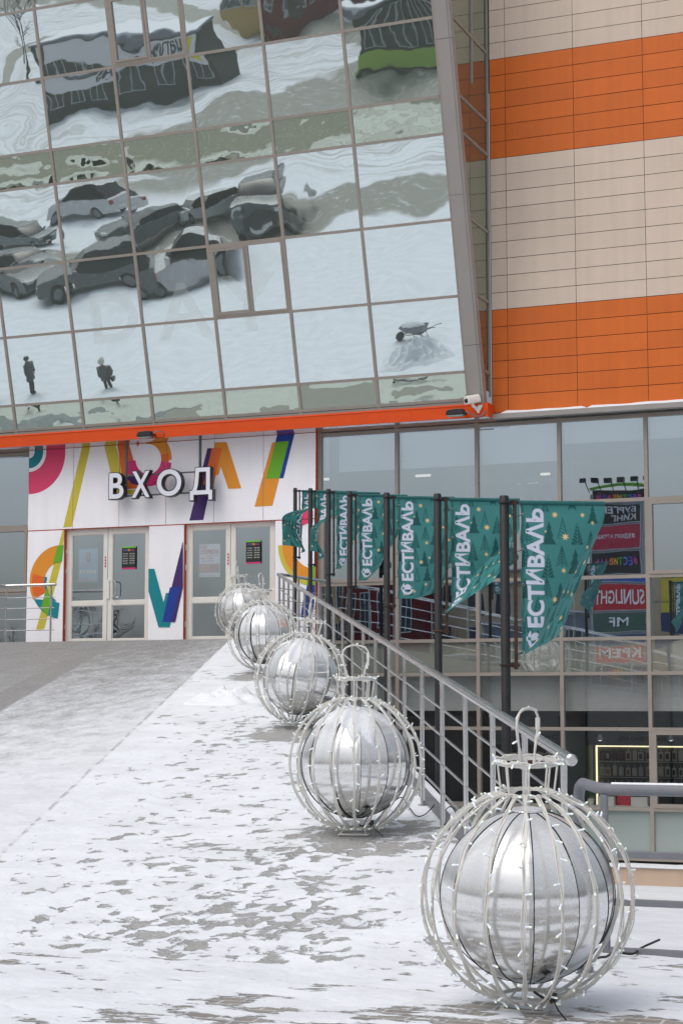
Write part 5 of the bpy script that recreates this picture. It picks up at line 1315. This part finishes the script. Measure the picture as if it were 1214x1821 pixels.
car((-51.0, -16.2, 0), R(20), (92, 102, 106), 'dark grey estate car reflected at the left edge of the leaning glass', True)
car((-50.0, -22.5, 0), R(200), (196, 198, 200), 'silver off-road car reflected between two dark ones, its tail to the right', True)
car((-43.2, -15.8, 0), R(140), (72, 80, 84), 'low dark hatchback reflected in the middle of the leaning glass', False)
car((-40.8, -18.2, 0), R(120), (200, 204, 206), 'white car reflected beside the large dark one', False)
car((-37.6, -18.0, 0), R(75), (78, 84, 88), 'large dark off-road car reflected facing the mall', True)
car((-46.5, -8.2, 0), R(25), (84, 90, 96), 'dark saloon reflected lowest and farthest left', False)
car((-41.2, -6.6, 0), R(150), (86, 88, 92), 'dark car reflected lowest, right of the saloon', True)
car((-37.5, -8.6, 0), R(160), (190, 190, 192), 'pale car reflected beside the lowest dark car', False)
# passers-by
def person(loc, rz, coat, hat, label, bag):
    t = thing('person', label, 'person', loc, None, rz)
    J = {'pelvis': (0, 0, .95, .15), 'waist': (0, 0, 1.1, .15), 'chest': (0, 0, 1.34, .17), 'neck': (0, 0, 1.5, .065), 'head': (.01, 0, 1.62, .1), 'top': (0, 0, 1.72, .085),
         'nose': (.115, 0, 1.61, .018), 'shl': (0, .19, 1.42, .085), 'ell': (-.02, .27, 1.14, .06), 'wrl': (.05, .29, .9, .04), 'shr': (0, -.19, 1.42, .085), 'elr': (.03, -.27, 1.14, .06), 'wrr': (.13, -.27, .93, .04),
         'hil': (0, .09, .9, .1), 'knl': (.05, .1, .5, .07), 'anl': (-.03, .1, .09, .05), 'tol': (.13, .11, .04, .04), 'hir': (0, -.09, .9, .1), 'knr': (.0, -.1, .5, .07), 'anr': (-.12, -.1, .1, .05), 'tor': (.02, -.11, .04, .04)}
    E_ = [('pelvis', 'waist'), ('waist', 'chest'), ('chest', 'neck'), ('neck', 'head'), ('head', 'top'), ('head', 'nose'), ('chest', 'shl'), ('shl', 'ell'), ('ell', 'wrl'), ('chest', 'shr'), ('shr', 'elr'), ('elr', 'wrr'), ('pelvis', 'hil'), ('hil', 'knl'), ('knl', 'anl'), ('anl', 'tol'), ('pelvis', 'hir'), ('hir', 'knr'), ('knr', 'anr'), ('anr', 'tor')]
    for s_, y in (('l', 1), ('r', -1)):
        w_ = np.array(J['wr'+s_][:3])
        for k in range(5):
            o_ = np.array((.03-.016*k if k < 4 else .04, .0, -.06 if k < 4 else -.03)); l_ = (.075, .085, .08, .065, .04)[k]
            J['f%s%da' % (s_, k)] = (*(w_+o_), .011); J['f%s%db' % (s_, k)] = (*(w_+o_+np.array((.012, -y*.015, -l_))), .009)
            E_ += [('wr'+s_, 'f%s%da' % (s_, k)), ('f%s%da' % (s_, k), 'f%s%db' % (s_, k))]
    names = list(J); me = bpy.data.meshes.new('body'); me.from_pydata([J[n][:3] for n in names], [(names.index(a), names.index(c)) for a, c in E_], [])
    o = bpy.data.objects.new('body', me); COL.objects.link(o); o.parent = t
    md = o.modifiers.new('skin', 'SKIN')
    for k, n in enumerate(names):
        sv = me.skin_vertices[0].data[k]; sv.radius = (J[n][3], J[n][3]); sv.use_root = n == 'pelvis'
    o.modifiers.new('sub', 'SUBSURF').levels = 1; o.modifiers['sub'].render_levels = 1
    me.materials.append(pc(170, 130, 112))
    b = MB()    # long winter coat, sleeves and trousers follow the body
    b.lathe([(.255, .62), (.245, .8), (.215, 1.05), (.235, 1.25), (.235, 1.38), (.16, 1.47), (.09, 1.53)], 20)
    for k in range(len(b.v)): x, y, z = b.v[k]; b.v[k] = (x*.95, y*1.18, z)
    for s_ in 'lr': b.tube([J['sh'+s_][:3], J['el'+s_][:3], J['wr'+s_][:3]], [.125, .105, .085], 10)
    b.build('coat', pc(*coat), t, smooth=True, local=True)
    b = MB()
    for s_ in 'lr': b.tube([np.array(J['hi'+s_][:3]), J['kn'+s_][:3], np.array(J['an'+s_][:3])], [.12, .095, .08], 10); a = np.array(J['an'+s_][:3]); b.tube([a+(0, 0, -.01), np.array(J['to'+s_][:3])], [.07, .055], 8)
    b.build('trousers', pc(34, 34, 38), t, smooth=True, local=True)
    b = MB(); b.lathe([(.125, 1.64), (.13, 1.68), (.115, 1.75), (.07, 1.79), (.01, 1.80)], 16); b.build('hat', pc(*hat), t, smooth=True, local=True)
    if bag:
        bg_ = tag(bpy.data.objects.new('shoulder_bag', None), 'dark bag carried by the person with the pale hat', 'bag'); COL.objects.link(bg_); bg_.location = loc; bg_.rotation_euler = (0, 0, rz)
        b = MB(); b.box(.0, .38, -.42, -.3, .55, .82); b.build('bag_body', pc(30, 30, 32), bg_, local=True, bevel=.05); b = MB(); b.tube([(.08, -.36, .82), (.1, -.31, .9), (.19, -.29, .9), (.28, -.33, .9), (.3, -.36, .82)], .012, 6); b.build('strap', pc(30, 30, 32), bg_, local=True)
person((-36.7, 8.2, 0), R(20), (70, 74, 80), (54, 54, 58), 'person in a dark long coat and dark hat, reflected at the lower left', False)
person((-33.5, 7.9, 0), R(70), (84, 84, 82), (206, 204, 198), 'person in a dark coat and pale hat carrying a bag, reflected lower left', True)
person((-39.2, 7.6, 0), R(-30), (40, 42, 46), (44, 40, 40), 'person in black cut by the left edge of the reflection', False)
# wheelbarrow on a snow heap, left of the foot of the ramp
t = thing('wheelbarrow', 'grey wheelbarrow heaped with snow, reflected near the corner cover', 'wheelbarrow', (-22.3, 5.2, .0), None, R(190))
b = MB(); b.add([(-.35, -.28, .3), (.45, -.22, .38), (.45, .22, .38), (-.35, .28, .3), (-.55, -.38, .72), (.75, -.36, .72), (.75, .36, .72), (-.55, .38, .72)], [(0, 1, 2, 3), (0, 4, 5, 1), (1, 5, 6, 2), (2, 6, 7, 3), (3, 7, 4, 0)]); b.build('tray', M['railgrey'], t, local=True)
b = MB()
for y in (-.3, .3): b.tube([(.75, y*.2, .2), (.2, y, .3), (-.5, y, .42), (-1.0, y*1.1, .66), (-1.25, y*1.1, .68)], .02, 7)
b.build('handles', M['black_pole'], t, local=True, smooth=True)
for y in (-.25, .25): b = MB(); b.tube([(-.3, y, .32), (-.45, y, .0), (-.2, y, .0), (.1, y, .32)], .016, 6); b.build('leg', M['black_pole'], t, local=True, smooth=True)
b = MB(); b.tube([(.85, -.05, .2), (.85, .05, .2)], .2, 18); b.build('wheel', M['black'], t, local=True, smooth=True)
V = []; F = []
for k in range(9):
    for j in range(24):
        a = 2*math.pi*j/24; f = k/8; V.append((.1+.6*f*math.cos(a), .34*f*math.sin(a), .70+.26*(1-f*f)+.05*mnoise.noise(Vector((f*3*math.cos(a), f*3*math.sin(a), 4)))))
F = [(k*24+j, (k+1)*24+j, (k+1)*24+(j+1) % 24, k*24+(j+1) % 24) for k in range(8) for j in range(24)]
b = MB(); b.add(V, F); b.build('snow_load', M['snow'], t, local=True, smooth=True)
heap((-21.6, 7.2, 0), 1.5, 1.3, .6, 'grey heap of shovelled snow reflected under the wheelbarrow', 8)
# bare trees across the square
def tree(loc, h, seed, label):
    t = thing('bare_tree', label, 'tree', loc); rs = np.random.default_rng(seed); b = MB(); c = MB()
    b.tube([(0, 0, -.2), (.1, 0, h*.25), (.05, .1, h*.5), (.15, 0, h*.75)], [.22, .17, .13, .07], 9); b.build('trunk', M['tree'], t, smooth=True, local=True)
    def grow(p, d, l, r, n):
        q = p+d*l; m = (p+q)/2+rs.normal(0, l*.06, 3); c.tube([p, m, q], [r, r*.8, r*.55], 5, caps=False)
        if n == 0: return
        for _ in range(3 if n > 1 else 4):
            e = d+rs.normal(0, .5, 3); e[2] += .12; grow(p+d*l*rs.uniform(.45, 1), e/np.linalg.norm(e), l*rs.uniform(.5, .75), r*.55, n-1)
    for k in range(9):
        a = rs.uniform(0, 6.28); z = h*rs.uniform(.28, .78); d = np.array((math.cos(a), math.sin(a), rs.uniform(.5, 1.2))); grow(np.array((.08, .05, z)), d/np.linalg.norm(d), h*.22, .06, 3)
    c.build('branches', M['tree'], t, local=True)
for k, (u, v, h) in enumerate(((-104, -92, 11), (-92, -88, 9), (-84, -76, 10), (-62, -84, 10), (-52, -78, 9), (-70, -100, 12), (-118, -104, 12))):
    tree((u, v, 0), h, 60+k, ['tallest bare tree reflected at the far left top of the glass', 'slim bare tree reflected above the kiosk with the name board', 'bare tree reflected left of the kiosk with the name board', 'bare tree reflected at the top middle of the leaning glass', 'bare tree reflected behind the kiosk with the lime band', 'wide bare tree reflected behind the road, top of the glass', 'farthest bare tree reflected at the top left corner'][k])
